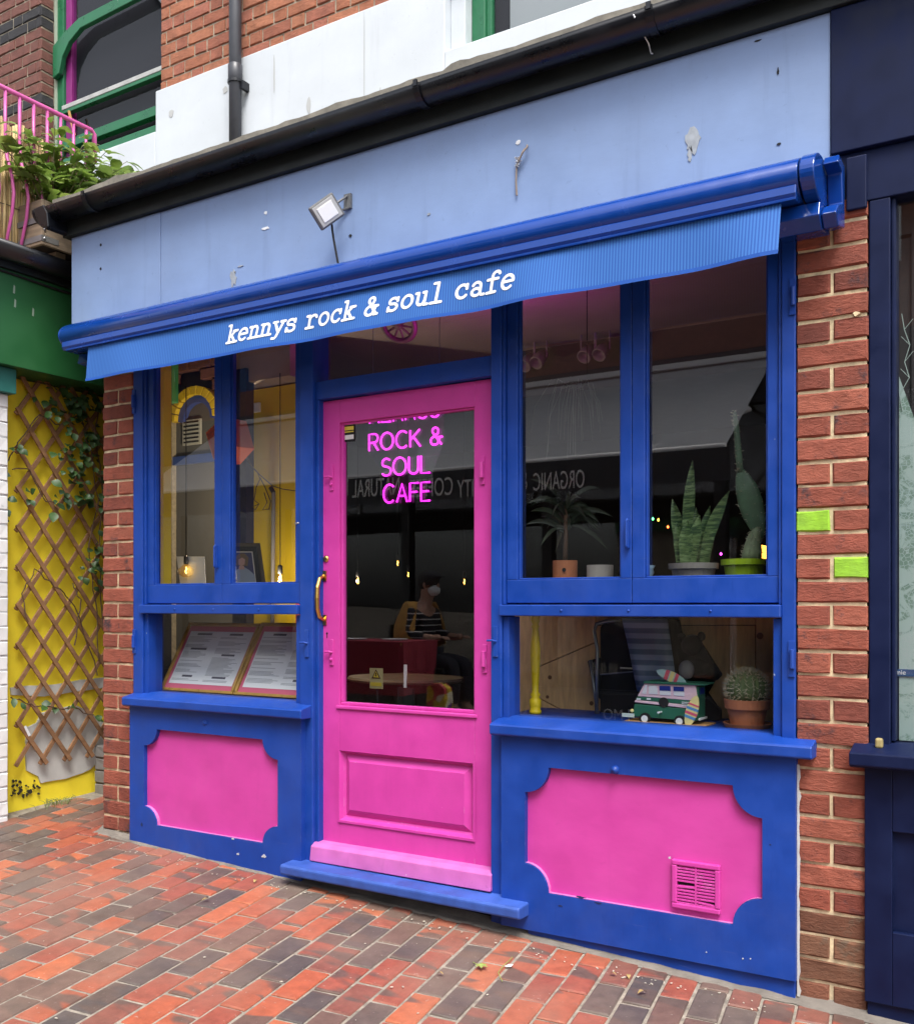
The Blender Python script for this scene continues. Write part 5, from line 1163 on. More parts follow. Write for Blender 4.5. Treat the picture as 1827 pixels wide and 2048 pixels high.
wpoly([(1018,1225),(1066,1225),(1066,1450),(1018,1450)]); wpoly([(1067,1225),(1190,1225),(1190,1284),(1067,1337)]); wpoly([(1067,1339),(1190,1286),(1190,1455),(1185,1452),(1067,1390)]); wpoly([(1067,1392),(1182,1453),(1067,1453)])
wpoly([(1191,1225),(1510,1225),(1510,1250),(1191,1250)]); wpoly([(1191,1251.5),(1509,1251.5),(1509,1470),(1191,1470)]); wpoly([(1511,1225),(1580,1225),(1580,1480),(1511,1480)])
KN = flat('pine_knot', (.16,.07,.03), .7)
for k, (px, py, s) in enumerate(((1099,1355,5),(1094,1394,4),(1159,1424,5),(1182,1407,5),(1519,1272,7))):
    x, z = at(px, py, WY-.001); MB().lathe([(0,-.0006),(s*.0018,-.0006),(s*.0018,.001)], (x,WY-.0005,z), 12, (0,1,0)).build('knot', KN, wpn)
# folded pushchair
pcx = thing('folded_pushchair', 'folded black pushchair with grey tube frame behind the toy van', 'pushchair', (-1.35, .36, LZ)); TUB = flat('tube_grey', (.20,.21,.22), .35, .6); FAB = flat('black_cloth', (.008,.008,.010), .9)
q = lambda px, py, Y: (at(px, py, Y)[0], Y, at(px, py, Y)[1])
MB().tube([q(1192,1436,.33),q(1194,1300,.34),q(1188,1262,.35),q(1192,1248,.36),q(1210,1243,.37),q(1240,1240,.38)], .0075, 8).build('tube_frame', TUB, pcx, smooth=True)
MB().tube([q(1180,1320,.34),q(1188,1380,.335),q(1196,1436,.33)], .006, 8).build('tube_frame', TUB, pcx, smooth=True)
for k, pts in enumerate(([(1199,1255),(1206,1245),(1300,1236),(1352,1238),(1362,1290),(1390,1440),(1199,1446)], [(1173,1322),(1198,1315),(1198,1400),(1186,1380)], [(1350,1300),(1400,1285),(1442,1350),(1430,1362),(1370,1360),(1400,1380),(1440,1420),(1440,1440),(1380,1446)])):
    MB().prism([at(a, b, .375-.02*k) for a, b in pts], lambda x, z: (x, .375-.02*k, z), lambda x, z: (x, .42-.03*k, z)).build('fabric_panel', FAB, pcx, .006)
MB().tube([q(1200,1349,.325),q(1270,1343,.325)], .003, 6).build('strut', TUB, pcx); MB().tube([q(1240,1336,.32),q(1312,1339,.32)], .0035, 6).build('strut', flat('pale_strut', (.4,.4,.3), .5), pcx)
tw_ = MB(); n = 12
def stripemat():
    mt, t, b = newmat('striped_towel'); s_ = N(t, 'ShaderNodeSeparateXYZ'); L(t, N(t, 'ShaderNodeNewGeometry').outputs['Position'], s_.inputs[0])
    mu = N(t, 'ShaderNodeMath', operation='MULTIPLY'); L(t, s_.outputs[2], mu.inputs[0]); mu.inputs[1].default_value = 2*math.pi/.040; si = N(t, 'ShaderNodeMath', operation='SINE'); L(t, mu.outputs[0], si.inputs[0])
    mr = N(t, 'ShaderNodeMapRange'); mr.inputs[1].default_value = -1; L(t, si.outputs[0], mr.inputs[0]); r = ramp(t, mr.outputs[0], [(.4,(.09,.14,.20)),(.6,(.22,.28,.36))]); L(t, r.outputs[0], b.inputs['Base Color']); b.inputs['Roughness'].default_value = .95; return mt
for i in range(n+1):
    f = i/n; a, b = (1243+32*f, 1236+146*f), (1336+16*f, 1236+150*f); Y = .33+.02*math.sin(f*7)
    for g in range(7): h_ = g/6; tw_.v.append((lambda X: (X[0], Y+.008*math.sin(g*1.9+f*3), X[1]))(at(a[0]+(b[0]-a[0])*h_, a[1]+(b[1]-a[1])*h_, Y)))
for i in range(n):
    for g in range(6): tw_.f.append((i*7+g, i*7+g+1, (i+1)*7+g+1, (i+1)*7+g)); tw_.m.append(0)
o = simple('striped_towel', 'blue and grey striped towel hanging over the folded pushchair', 'towel', tw_, stripemat(), smooth=True); sm = o.modifiers.new('thick', 'SOLIDIFY'); sm.thickness = .006
# soft toy: dark plush with a grey ball
ty = thing('plush_toy', 'black plush toy with a grey round belly above the toy van', 'toy', (at(1370,1350,.34)[0], .34, at(1370,1362,.34)[1])); PLU = flat('plush_black', (.012,.012,.013), .95)
def ell(m, px, py, Y, rx, rz, ry=None, n=14):
    x, z = at(px, py, Y); ry = ry or rx*.8; vs_ = [(x,Y,z-rz)]; fs_ = []; k_ = 8
    for i in range(1, k_):
        a = math.pi*i/k_
        for j in range(n): b = 2*math.pi*j/n; vs_.append((x+rx*math.sin(a)*math.cos(b), Y+ry*math.sin(a)*math.sin(b), z-rz*math.cos(a)))
    vs_.append((x,Y,z+rz)); e_ = len(vs_)-1
    for j in range(n):
        fs_.append((0, 1+(j+1) % n, 1+j)); fs_.append((e_, 1+(k_-2)*n+j, 1+(k_-2)*n+(j+1) % n))
        for i in range(k_-2): fs_.append((1+i*n+j, 1+i*n+(j+1) % n, 1+(i+1)*n+(j+1) % n, 1+(i+1)*n+j))
    m.add(vs_, fs_)
m = MB(); ell(m,1383,1290,.34,.042,.040); ell(m,1362,1273,.34,.016,.016); ell(m,1402,1273,.34,.016,.018); ell(m,1395,1335,.35,.055,.035); m.build('body', PLU, ty, smooth=True)
m = MB(); ell(m,1372,1340,.30,.030,.036); m.build('grey_ball', flat('ball_grey', (.24,.24,.25), .5), ty, smooth=True)
# camper van birdhouse
VG = paint('van_green', (.018,.13,.075), .45, .06, .05); VP = flat('van_pink', (.78,.56,.62), .5); VW_ = flat('van_white', (.72,.76,.78), .4); VB = flat('van_blue', (.012,.03,.22), .4)
vY0, vY1 = .150, .235; vn2 = thing('toy_camper_van', 'green and pink toy camper van birdhouse with surfboards on the blue ledge', 'toy van', (at(1335,1445,vY0)[0], .19, LZ))
def vp(name, pts, mat, y0=vY0, y1=vY1, bev=.002, par=None): return MB().prism([at(a, b, vY0) for a, b in pts], lambda x, z: (x, y0, z), lambda x, z: (x, y1, z)).build(name, mat, par or vn2, bev)
Z0 = at(1335,1452,vY0)[1]
bot = vp('lower_body', [(1266,1420),(1268,1408),(1392,1420),(1392,1443),(1266,1433)], VG)
vp('pink_stripe', [(1268,1404.5),(1270,1400),(1393,1412),(1392,1419)], VP, vY0-.0015); vp('middle_body', [(1270,1399.5),(1274,1393),(1395,1403),(1393,1411.5)], VG)
vp('cab', [(1274,1392.5),(1288,1367),(1390,1371),(1395,1402.5)], VP)
vp('roof', [(1286,1366.5),(1290,1362),(1412,1368),(1412,1371),(1390,1370.5)], VG, vY0-.010, vY1+.01)
for pts, mt in (([(1283,1387),(1290,1370),(1294,1370),(1292,1388)], VW_),([(1297,1371),(1313,1372),(1315,1389),(1297,1388)], VW_),([(1319,1371.5),(1341,1372.5),(1341,1391),(1319,1390)], VW_),([(1347,1373),(1368,1374),(1368,1393),(1347,1391)], VW_)):
    vp('van_window', pts, mt, vY0-.003, vY0-.0005, .001)
for pts in ([(1319,1371.5),(1341,1372.5),(1341,1382),(1319,1381)],[(1347,1373),(1368,1374),(1368,1383),(1347,1382)]): vp('window_blind', pts, VB, vY0-.0045, vY0-.0032, 0)
def disc(name, px, py, rad, mat, y, th, par=vn2): x, z = at(px, py, vY0); return MB().lathe([(0,-th),(rad,-th),(rad,0)], (x,y,z), 20, (0,1,0)).build(name, mat, par)
disc('entry_hole', 1327, 1405, .0185, BLACK, vY0-.0016, .001); x, z = at(1322,1424,vY0); MB().tube([(x,vY0,z),(x-.002,vY0-.03,z)], .0035, 8).build('perch', VW_, vn2)
for px, py in ((1291,1436.5),(1360,1442)): w_ = disc('wheel', px, py, .020, BLACK, vY0-.0022, .010); disc('hub_cap', px, py+.5, .0125, VW_, vY0-.0125, .002, w_)
for px, py in ((1277,1397.5),(1297,1397.5)): vp('side_trim', [(px-4,py-1.5),(px+4,py-1),(px+4,py+2.5),(px-4,py+2)], VW_, vY0-.003, vY0-.0003, 0)
for k in range(3): vp('air_slot', [(1363,1403.5+k*3.2),(1377,1404.5+k*3.2),(1377,1405.8+k*3.2),(1363,1404.8+k*3.2)], VW_, vY0-.003, vY0-.0003, 0)
# rear end facing the pier
xr = at(1393,1400,vY0)[0]; MB().box(xr-.004, xr+.004, vY0+.004, vY1-.004, at(1393,1443,vY0)[1]+.006, at(1393,1370,vY0)[1]-.006).build('rear_panel', VG, vn2, .002)
MB().box(xr+.0045, xr+.006, vY0+.02, vY1-.02, at(1393,1390,vY0)[1], at(1393,1377,vY0)[1]).build('rear_window', VB, vn2); MB().box(xr+.0045, xr+.010, vY0+.002, vY1-.002, at(1393,1441,vY0)[1], at(1393,1437,vY0)[1]).build('bumper', VW_, vn2)
def surfboard(par, tip0, tip1, wpx, y, cols):
    (xa, za), (xb, zb_) = at(*tip0, y), at(*tip1, y); a, b = Vector((xa,y,za)), Vector((xb,y,zb_)); d = b-a; s_ = Vector((d.z,0,-d.x)).normalized(); wd = wpx*.0019; n = 16; o = None
    def half(f): return wd*.5*math.sin(math.pi*min(1,max(0,f)))**.62
    for (f0, f1, mat, yo) in cols:
        m = MB(); pts = [a+d*(f0+(f1-f0)*i/n)+s_*half(f0+(f1-f0)*i/n) for i in range(n+1)]+[a+d*(f0+(f1-f0)*i/n)-s_*half(f0+(f1-f0)*i/n) for i in range(n, -1, -1)]
        m.prism([(p.x, p.z) for p in pts], lambda x, z: (x, y-yo, z), lambda x, z: (x, y+.003, z)); q_ = m.build('surfboard' if o is None else 'board_stripe', mat, par if o is None else o); o = o or q_
SBY, SBB, SBR, SBA = flat('board_cream', (.75,.66,.28), .4), flat('board_blue', (.10,.28,.50), .4), flat('board_red', (.62,.10,.16), .4), flat('board_aqua', (.35,.55,.55), .4)
surfboard(vn2, (1373,1455), (1393,1391), 23, vY0-.012, ((0,1,SBY,.003),(.28,.36,SBB,.0038),(.40,.48,SBR,.0038),(.54,.62,SBB,.0038),(.68,.73,SBR,.0038)))
surfboard(vn2, (1312,1341), (1372,1366), 20, vY0+.02, ((0,1,SBA,.003),(.30,.42,SBR,.0038),(.46,.58,SBY,.0038),(.62,.72,SBR,.0038)))
m = MB(); x, z = at(1257,1430,vY0); m.tube([(x,vY0,LZ),(x,vY0,z+.02)], .003, 6); m.build('sign_post', STEEL, vn2); MB().box(x-.025, x+.022, vY0-.004, vY0-.0005, z-.008, z+.006).build('sign_plate', flat('plate_mint', (.5,.62,.6), .5), vn2); MB().lathe([(0,-.007),(.006,-.004),(.007,0),(.005,.005),(0,.007)], (x+.012,vY0,z+.016), 10).build('yellow_knob', SBY, vn2)
MB().box(at(1250,1440,.14)[0], at(1412,1450,.14)[0], .128, .25, LZ, LZ+.004).build('base_board', PINE, vn2)
# barrel cactus in a terracotta pot with saucer
BCY = .205; cxb = (at(1443,1400,BCY)[0]+at(1545,1400,BCY)[0])/2; bpot = thing('plant_pot', 'terracotta pot and saucer holding the round barrel cactus', 'pot', (cxb, BCY, LZ))
MB().lathe([(0,0),(.075,0),(.082,.016),(.078,.016),(.07,.006),(0,.006)], (cxb,BCY,LZ), 30).build('saucer', TERRA, bpot)
MB().lathe([(0,.008),(.056,.008),(.068,.065),(.0685,.066),(.076,.066),(.079,.098),(.070,.098),(.066,.085),(0,.084)], (cxb,BCY,LZ), 30).build('bowl', TERRA, bpot)
bc = thing('barrel_cactus', 'round ribbed barrel cactus densely covered in pale spines', 'cactus', (cxb, BCY, LZ+.085)); m = MB(); nr, nk = 14, 76; cz = LZ+.085+.052; RB = .068
for i in range(nr+1):
    a = math.pi*(i/nr)
    for k in range(nk):
        b_ = 2*math.pi*k/nk; r_ = RB*(1+.055*math.cos(19*b_)*math.sin(a)); m.v.append((cxb+r_*math.sin(a)*math.cos(b_), BCY+r_*math.sin(a)*math.sin(b_), cz-.062*math.cos(a)))
for i in range(nr):
    for k in range(nk): m.f.append((i*nk+k, i*nk+(k+1) % nk, (i+1)*nk+(k+1) % nk, (i+1)*nk+k)); m.m.append(0)
m.build('ribbed_body', paint('barrel_green', (.10,.15,.055), .7, .2, .2), bc, smooth=True)
s_ = MB(); rn = random.Random(2)
for rib in range(19):
    b_ = 2*math.pi*rib/19
    for i in range(3, 14):
        a = math.pi*i/14.0; p = Vector((cxb+RB*1.05*math.sin(a)*math.cos(b_), BCY+RB*1.05*math.sin(a)*math.sin(b_), cz-.062*math.cos(a))); d0 = (p-Vector((cxb,BCY,cz))).normalized()
        for k in range(6):
            d = (d0*.8+Vector((rn.uniform(-1,1),rn.uniform(-1,1),rn.uniform(-1,1)))*.75).normalized(); s_.tube([p, p+d*rn.uniform(.012,.020)], [.0009,.0003], 3, cap=False)
stuff(s_.build('spines', flat('barrel_spine', (.52,.48,.34), .6), bc))

# ---- left display: menus below, keepsakes above
GOLD = paint('gold_frame', (.42,.24,.05), .35, .2, .15, scale=(30,30,30)); MATP = flat('pink_mount', (.62,.13,.22), .8); INK = flat('ink', (.10,.10,.13), .8); GREYT = flat('print_grey', (.38,.40,.43), .8)
def menu(label, bl_, br_, tl_, yb, yt, seed):
    A, B, T = (Vector((at(*p, y)[0], y, at(*p, y)[1])) for p, y in ((bl_, yb), (br_, yb), (tl_, yt))); A.z = B.z = LZ+.002
    u = B-A; v_ = T-A; v_ = v_-u.normalized()*v_.dot(u.normalized())+u.normalized()*0; nn = u.cross(v_).normalized()
    if nn.y > 0: nn = -nn
    t = thing('framed_menu', label, 'menu', (A.x+u.x/2, yb, LZ), 'framed menus in the window'); W, H = u.length, v_.length; ux, vx = u.normalized(), v_.normalized(); pt = lambda a, b, o: A+ux*a+vx*b+nn*o
    def slab(name, a0, a1, b0, b1, o0, o1, mat, par=t, bev=0):
        m = MB(); m.add([pt(a, b, o) for o in (o0, o1) for a, b in ((a0,b0),(a1,b0),(a1,b1),(a0,b1))], [(0,3,2,1),(4,5,6,7),(0,1,5,4),(1,2,6,5),(2,3,7,6),(3,0,4,7)]); return m.build(name, mat, par, bev)
    f = .016
    for a0, a1, b0, b1 in ((0,W,0,f),(0,W,H-f,H),(0,f,f,H-f),(W-f,W,f,H-f)): slab('frame_bar', a0, a1, b0, b1, 0, .014, GOLD, bev=.004)
    slab('mount', f, W-f, f, H-f, .001, .003, MATP); pp = slab('menu_sheet', f+.018, W-f-.012, f+.028, H-f-.03, .0035, .0042, PAPER)
    a0, a1, b0, b1 = f+.026, W-f-.02, f+.036, H-f-.04; rn = random.Random(seed); cw_ = (a1-a0-.02)/2; mD, mG = MB(), MB()
    for col in range(2):
        ca = a0+col*(cw_+.02); b = b1
        while b > b0+.01:
            if rn.random() < .055 or b == b1:
                w_ = cw_*rn.uniform(.3,.6); x_ = ca+(cw_-w_)/2; mD.add([pt(x_, b-.011, .0046), pt(x_+w_, b-.011, .0046), pt(x_+w_, b, .0046), pt(x_, b, .0046)], [(0,1,2,3)]); b -= .020
            else:
                w_ = cw_*rn.uniform(.5,.98); mG.add([pt(ca, b-.0032, .0046), pt(ca+w_, b-.0032, .0046), pt(ca+w_, b, .0046), pt(ca, b, .0046)], [(0,1,2,3)]); b -= .0064
                if rn.random() < .08: b -= .012
    mD.build('heading_print', INK, pp) if False else mD.build('heading_print', INK, t); mG.build('text_print', GREYT, t)
menu('gold framed menu on the left behind the lower left window', (321.7,1383), (466,1391), (354,1247), .135, .33, 5)
menu('gold framed menu on the right, cut by the door post', (468,1391), (632,1401), (497,1247), .135, .33, 9)
cd_ = thing('white_card', 'blank white card standing behind the amber bulb in the left window', 'card', (at(382,1150,.44)[0], .44, SZ)); p4 = [at(a, b, .44) for a, b in ((362,1154),(412,1154),(408,1113),(353,1113))]
p4 = [(p4[0][0],SZ),(p4[1][0],SZ)]+p4[2:]; MB().prism(p4, lambda x, z: (x, .44, z), lambda x, z: (x, .443, z)).build('card', PAPER, cd_)
pf = thing('framed_portrait', 'dark framed portrait of a fair-haired sitter leaning in the left window', 'picture', (at(487,1160,.4)[0], .4, SZ)); PY0, PY1 = .36, .44
def lean(px, py, o=0): 
    f = max(0, (1165-py)/80.0); Y = PY0+(PY1-PY0)*f-o; x, z = at(px, py, Y); return (x, Y, max(z, SZ+.001))
def lq(name, pts, mat, o): MB().add([lean(a, b, o) for a, b in pts]+[lean(a, b, o-.004) for a, b in pts], [tuple(range(len(pts))), tuple(range(2*len(pts)-1, len(pts)-1, -1))]+[(i, len(pts)+i, len(pts)+(i+1) % len(pts), (i+1) % len(pts)) for i in range(len(pts))]).build(name, mat, pf)
DKF = flat('dark_frame', (.05,.035,.022), .4); lq('frame', [(437,1170),(532,1170),(520,1086),(437,1086)], DKF, .012); lq('black_mount', [(441,1170),(523,1170),(513,1093),(441,1093)], BLACK, .018); lq('cream_line', [(447,1170),(513,1170),(505,1103),(447,1103)], flat('cream', (.5,.45,.36), .8), .0195)
lq('picture_ground', [(449,1170),(511,1170),(503,1105),(449,1105)], flat('portrait_blue', (.035,.035,.09), .7), .021)
lq('sitter_top', [(466,1170),(512,1170),(509,1150),(498,1140),(488,1134),(474,1139),(467,1150)], flat('portrait_grey', (.22,.25,.28), .8), .0225); lq('sitter_neck', [(477,1139),(489,1139),(487,1128),(479,1128)], flat('portrait_skin', (.38,.22,.17), .8), .0235)
lq('sitter_hair', [(471,1131),(495,1132),(497,1115),(489,1107),(478,1107),(472,1114)], flat('portrait_hair', (.13,.085,.045), .8), .0240); lq('sitter_face', [(477,1129),(483,1132),(489,1129),(490,1119),(484,1115),(477,1119)], flat('portrait_skin', (.38,.22,.17), .8), .0250)
lt = thing('paper_lantern', 'orange five-sided paper lantern hanging in the left window', 'lantern', (at(460,930,.36)[0], .36, at(460,940,.36)[1])); ORP = flat('orange_paper', (.60,.10,.03), .7); q3 = lambda px, py, Y: (at(px,py,Y)[0], Y, at(px,py,Y)[1])
fr_ = [q3(413,866,.33),q3(438,842,.33),q3(446,890,.33),q3(439,930,.33),q3(427,915,.33)]; bk_ = [q3(470,838,.46),q3(492,842,.46),q3(508,897,.46),q3(480,928,.46),q3(462,930,.46)]
for i in range(5):
    j = (i+1) % 5; m = MB(); m.add([fr_[i], fr_[j], bk_[j], bk_[i]], [(0,1,2,3)]); o = m.build('paper_side', ORP, lt); sm = o.modifiers.new('thick', 'SOLIDIFY'); sm.thickness = .003
    MB().tube([fr_[i], fr_[j]], .004, 6).build('edge_rod', ORP, lt)
MB().tube([q3(446,842,.36),q3(452,800,.36),q3(455,740,.36)], .002, 5).build('cord', BLACK, lt)
wf = thing('wire_figure', 'bent wire figure dangling against the yellow inside wall', 'ornament', (at(520,1020,.5)[0], .5, at(520,1022,.5)[1])); WR = flat('wire_dark', (.05,.035,.03), .5)
for pth in ([(478,905),(497,925),(515,945),(520,958),(512,975),(508,1000),(518,1008),(510,1020),(504,1014),(518,1008)],[(520,955),(530,975),(541,1002),(538,1018),(525,1020),(534,1005),(528,985)],[(489,905),(505,935),(520,950),(545,972),(565,978),(606,984)]): MB().tube([q3(a, b, .5) for a, b in pth], .0026, 6).build('wire', WR, wf)
ps = thing('lamp_stand', 'slim grey lamp stand in front of the yellow inside wall', 'stand', (at(541,1160,.6)[0], .6, .145)); MB().tube([(at(541,1165,.6)[0],.6,.15),q3(547,985,.6)], .010, 8).build('pole', flat('pole_grey', (.16,.15,.15), .5), ps); MB().lathe([(0,0),(.12,0),(.12,.012),(.02,.02),(0,.02)], (at(541,1165,.6)[0],.6,.146), 20).build('foot', DARKM, ps); MB().tube([q3(547,985,.6),q3(541,975,.6)], .012, 8).build('joint', DARKM, ps)
simple('wall_plug', 'small white box high on the yellow inside wall', 'box', MB().box(at(505,820,.745)[0], at(521,820,.745)[0], .735, .749, at(512,825,.745)[1], at(512,806,.745)[1]), PAPER, .003)

# ---- behind the door
tb = thing('cafe_table', 'pale oval cafe table inside behind the door glass', 'table', (at(810,1360,1.5)[0], 1.5, .145)); xt, zt = at(810, 1358, 1.5)
m = MB(); m.lathe([(0,-.012),(.36,-.012),(.37,0),(.36,.012),(0,.012)], (0,0,0), 30); m.v = [(xt+a*1.0, 1.5+b*.75, zt+c_) for a, b, c_ in m.v]; m.build('table_top', paint('table_cream', (.13,.11,.08), .5, .15, .1), tb); MB().tube([(xt,1.5,.15),(xt,1.5,zt-.01)], .03, 10).build('pedestal', DARKM, tb); MB().lathe([(0,0),(.22,0),(.2,.02),(0,.03)], (xt,1.5,.146), 20).build('foot', DARKM, tb)
x0, z1 = at(739,1336,.55); x1, z0 = at(765,1378,.55); sg = thing('warning_sign', 'small yellow sign with a black warning triangle behind the door glass', 'sign', ((x0+x1)/2, .55, z0))
MB().box(x0, x1, .55, .554, z0, z1).build('board', flat('sign_cream', (.42,.40,.20), .6), sg); xm_, zm_ = (x0+x1)/2, z0+(z1-z0)*.68; s2 = (x1-x0)*.34
MB().prism([(xm_-s2,zm_-s2*.7),(xm_+s2,zm_-s2*.7),(xm_,zm_+s2*1.0)], lambda x, z: (x, .5490, z), lambda x, z: (x, .5497, z)).build('triangle', BLACK, sg); MB().prism([(xm_-s2*.66,zm_-s2*.5),(xm_+s2*.66,zm_-s2*.5),(xm_,zm_+s2*.66)], lambda x, z: (x, .5482, z), lambda x, z: (x, .5488, z)).build('triangle_field', STY, sg); MB().box(xm_-.003, xm_+.003, .5474, .548, zm_-s2*.3, zm_+s2*.35).build('mark', BLACK, sg); MB().box(x0+.006, x1-.006, .548, .5495, z0+.012, z0+(z1-z0)*.30).build('yellow_band', STY, sg)
MB().tube([(xm_,.56,.146),(xm_,.56,z0+.02)], .006, 6).build('stake', DARKM, sg)
x, z = at(800, 1375, .60); nm = thing('table_number', 'white figure one on a dark stand behind the door glass', 'number', (x, .62, .146)); text_mesh('numeral', '1', .16, PAPER, nm, FACE(x-.01, .60, z), .003); MB().box(x-.02, x+.07, .604, .62, .146, z+.0).build('stand', BLACK, nm)

# ================================================================== across the street (seen in the window glass)
def mirror(px, py, Y, Yg=.05):
    "world point at depth Y in front of the glass plane Yg whose reflection falls on a photo pixel"
    x, z = at(px, py, 2*Yg-Y); return x, z
OYW = -6.35
ob = thing('cafe_across', 'dark fronted cafe building across the street', 'building', (-5.5, -7, -.2)); gz0 = gz(-5.5, OYW)-.3
OBR = brickmat('far_brick', [(.16,.06,.04),(.20,.08,.05)], (.05,.03,.03))
MB().box(-13, 1.2, -9.5, OYW-.02, 3.75, 5.4).build('upper_wall', OBR, ob); MB().box(-13, 1.2, -9.5, OYW-.25, gz0, 3.74).build('dark_interior', flat('far_dark', (.012,.012,.014), .9), ob)
FARP = flat('far_paint', (.016,.017,.02), .5)
for x in (-12.5,-10.6,-8.7,-6.8,-4.9,-3.0,-1.1,.9): MB().box(x-.06, x+.06, OYW-.12, OYW, gz0, 3.2).build('post', FARP, ob)
MB().box(-13, 1.2, OYW-.13, OYW+.01, 3.21, 3.74).build('fascia', FARP, ob); MB().box(-13, 1.2, OYW-.12, OYW-.01, gz0, .35).build('stall_riser', FARP, ob)
for i in range(7): a = (-12.5,-10.6,-8.7,-6.8,-4.9,-3.0,-1.1)[i]; MB().add([(a+.06,OYW-.06,.35),(a+1.84,OYW-.06,.35),(a+1.84,OYW-.06,3.2),(a+.06,OYW-.06,3.2)], [(0,1,2,3)]).build('pane', GLASS, ob)
for x in (-10.2,-7.4,-4.6,-1.8):
    f = MB().box(x-.45, x+.45, OYW-.019, OYW+.02, 4.35, 5.2).build('window', WHITE, ob); MB().box(x-.39, x+.39, OYW+.0205, OYW+.03, 4.42, 5.13).build('pane', flat('far_pane', (.03,.035,.04), .1), f)
oa = thing('grey_awning', 'open grey awning lettered ORGANIC QUALITY COFFEE across the street', 'awning', (-6, -5.5, 2.4))
AX0, AX1, AF, AZF, AZB = -9.6, -2.45, -4.72, 2.55, 3.62
def canvas():
    mt, t, b = newmat('pale_canvas'); b.inputs['Base Color'].default_value = (.62,.63,.66,1); b.inputs['Roughness'].default_value = .9; tl = N(t, 'ShaderNodeBsdfTranslucent'); tl.inputs[0].default_value = (.6,.62,.66,1)
    mx = N(t, 'ShaderNodeMixShader'); mx.inputs[0].default_value = .5; L(t, b.outputs[0], mx.inputs[1]); L(t, tl.outputs[0], mx.inputs[2]); L(t, mx.outputs[0], t.nodes['Material Output'].inputs[0]); return mt
m = MB(); m.add([(AX0,AF,AZF),(AX1,AF,AZF),(AX1,OYW+.06,AZB),(AX0,OYW+.06,AZB)], [(0,1,2,3)]); m.build('canopy', canvas(), oa)
MB().tube([(AX0,AF,AZF),(AX1,AF,AZF)], .03, 10).build('front_bar', flat('bar_white', (.6,.6,.6), .4), oa, smooth=True); MB().box(AX0-.05, AX1+.05, OYW+.02, OYW+.14, AZB-.02, AZB+.04).build('cassette', flat('bar_white', (.6,.6,.6), .4), oa, .01)
for x in (-8.8,-6.0,-3.2): MB().tube([(x,OYW+.1,AZB-.06),(x+.7,-5.6,3.0),(x,AF+.02,AZF-.01)], .022, 8).build('folding_arm', flat('bar_white', (.6,.6,.6), .4), oa)
MB().box(AX0, AX1+.05, AF+.033, AF+.036, AZF-.285, AZF-.012).build('valance', flat('valance_grey', (.045,.047,.052), .9), oa)
OLET = flat('far_letter', (.80,.80,.80), .8)
def far_word(s, pxa, pxb, pyb, pyt, Y, par, Yg):
    xa, zb_ = mirror(pxa, pyb, Y, Yg); xb, zt_ = mirror(pxb, pyt, Y, Yg); h_ = abs(mirror((pxa+pxb)/2, pyt, Y, Yg)[1]-mirror((pxa+pxb)/2, pyb, Y, Yg)[1])
    o = text_mesh('lettering', s, h_/.70, OLET, par, ((1,0,0,0),(0,1,0,0),(0,0,1,0),(0,0,0,1)), .0015); w_ = max(v_.co.x for v_ in o.data.vertices); k = abs(xb-xa)/w_
    z_ = mirror((pxa+pxb)/2, pyb, Y, Yg)[1]; o.data.transform(Matrix(((-k,0,0,xa),(0,0,1,Y),(0,1,0,z_),(0,0,0,1)))); return o
LY = AF+.040
zt_ = AZF-.05
for s, a, b in (('ORGANIC',1169,1066),('&',1054,1043)): far_word(s, a, b, 978, 942, LY, oa, .05)
for s, a, b in (('QUALITY',1012,914),('COFFEE',906,820),('NATURAL',800,704),('FOOD',697,640)): far_word(s, a, b, 992, 956, LY, oa, .074)
lb = thing('low_board', 'low black planter board with faint lettering across the street', 'board', (-4.5, -5.3, -.1)); LBY = -5.2
MB().box(-7.5, -2.2, LBY-.3, LBY, -.35, .42).build('board', flat('board_black', (.010,.010,.012), .6), lb)
for s, a, b, g in (('MO',1246,1206,.06),('N',1054,1040,.06),('MO',947,905,.074),('IN',795,777,.074)): far_word(s, a, b, 1440, 1418, LBY+.004, lb, g)
# seated customer at a table across the street
PX, PZ = mirror(842, 1300, -4.35, .074); PYp = -4.35; gp_ = gz(PX, PYp)+.26
dk = thing('timber_deck', 'low timber deck carrying the cafe seating across the street', 'deck', (PX, PYp, gz(PX, PYp)))
for k in range(12): MB().box(PX-1.3, PX+1.5, PYp-.75+k*.145, PYp-.75+k*.145+.138, gp_-.036, gp_-.004).build('plank', GREYW, dk, .003)
MB().box(PX-1.29, PX+1.49, PYp-.74, PYp+.97, gp_-.40, gp_-.037).build('deck_base', BLACK, dk)
SKIN = flat('skin', (.42,.24,.17), .6); 
def skin_body(name, joints, edges, radii, mat, parent, root=0, sub=2):
    me = bpy.data.meshes.new(name); me.from_pydata(joints, edges, []); me.materials.append(mat); o = link(name, me, parent)
    md = o.modifiers.new('skin', 'SKIN'); md.use_smooth_shade = True
    for i, r_ in enumerate(radii): sv = me.skin_vertices[0].data[i]; sv.radius = (r_, r_) if not isinstance(r_, tuple) else r_; sv.use_root = (i == root)
    s3 = o.modifiers.new('sub', 'SUBSURF'); s3.levels = sub; s3.render_levels = sub; return o
person = thing('person', 'seated person in striped top, ochre jumper over the shoulders and face mask', 'person', (PX, PYp, gp_))
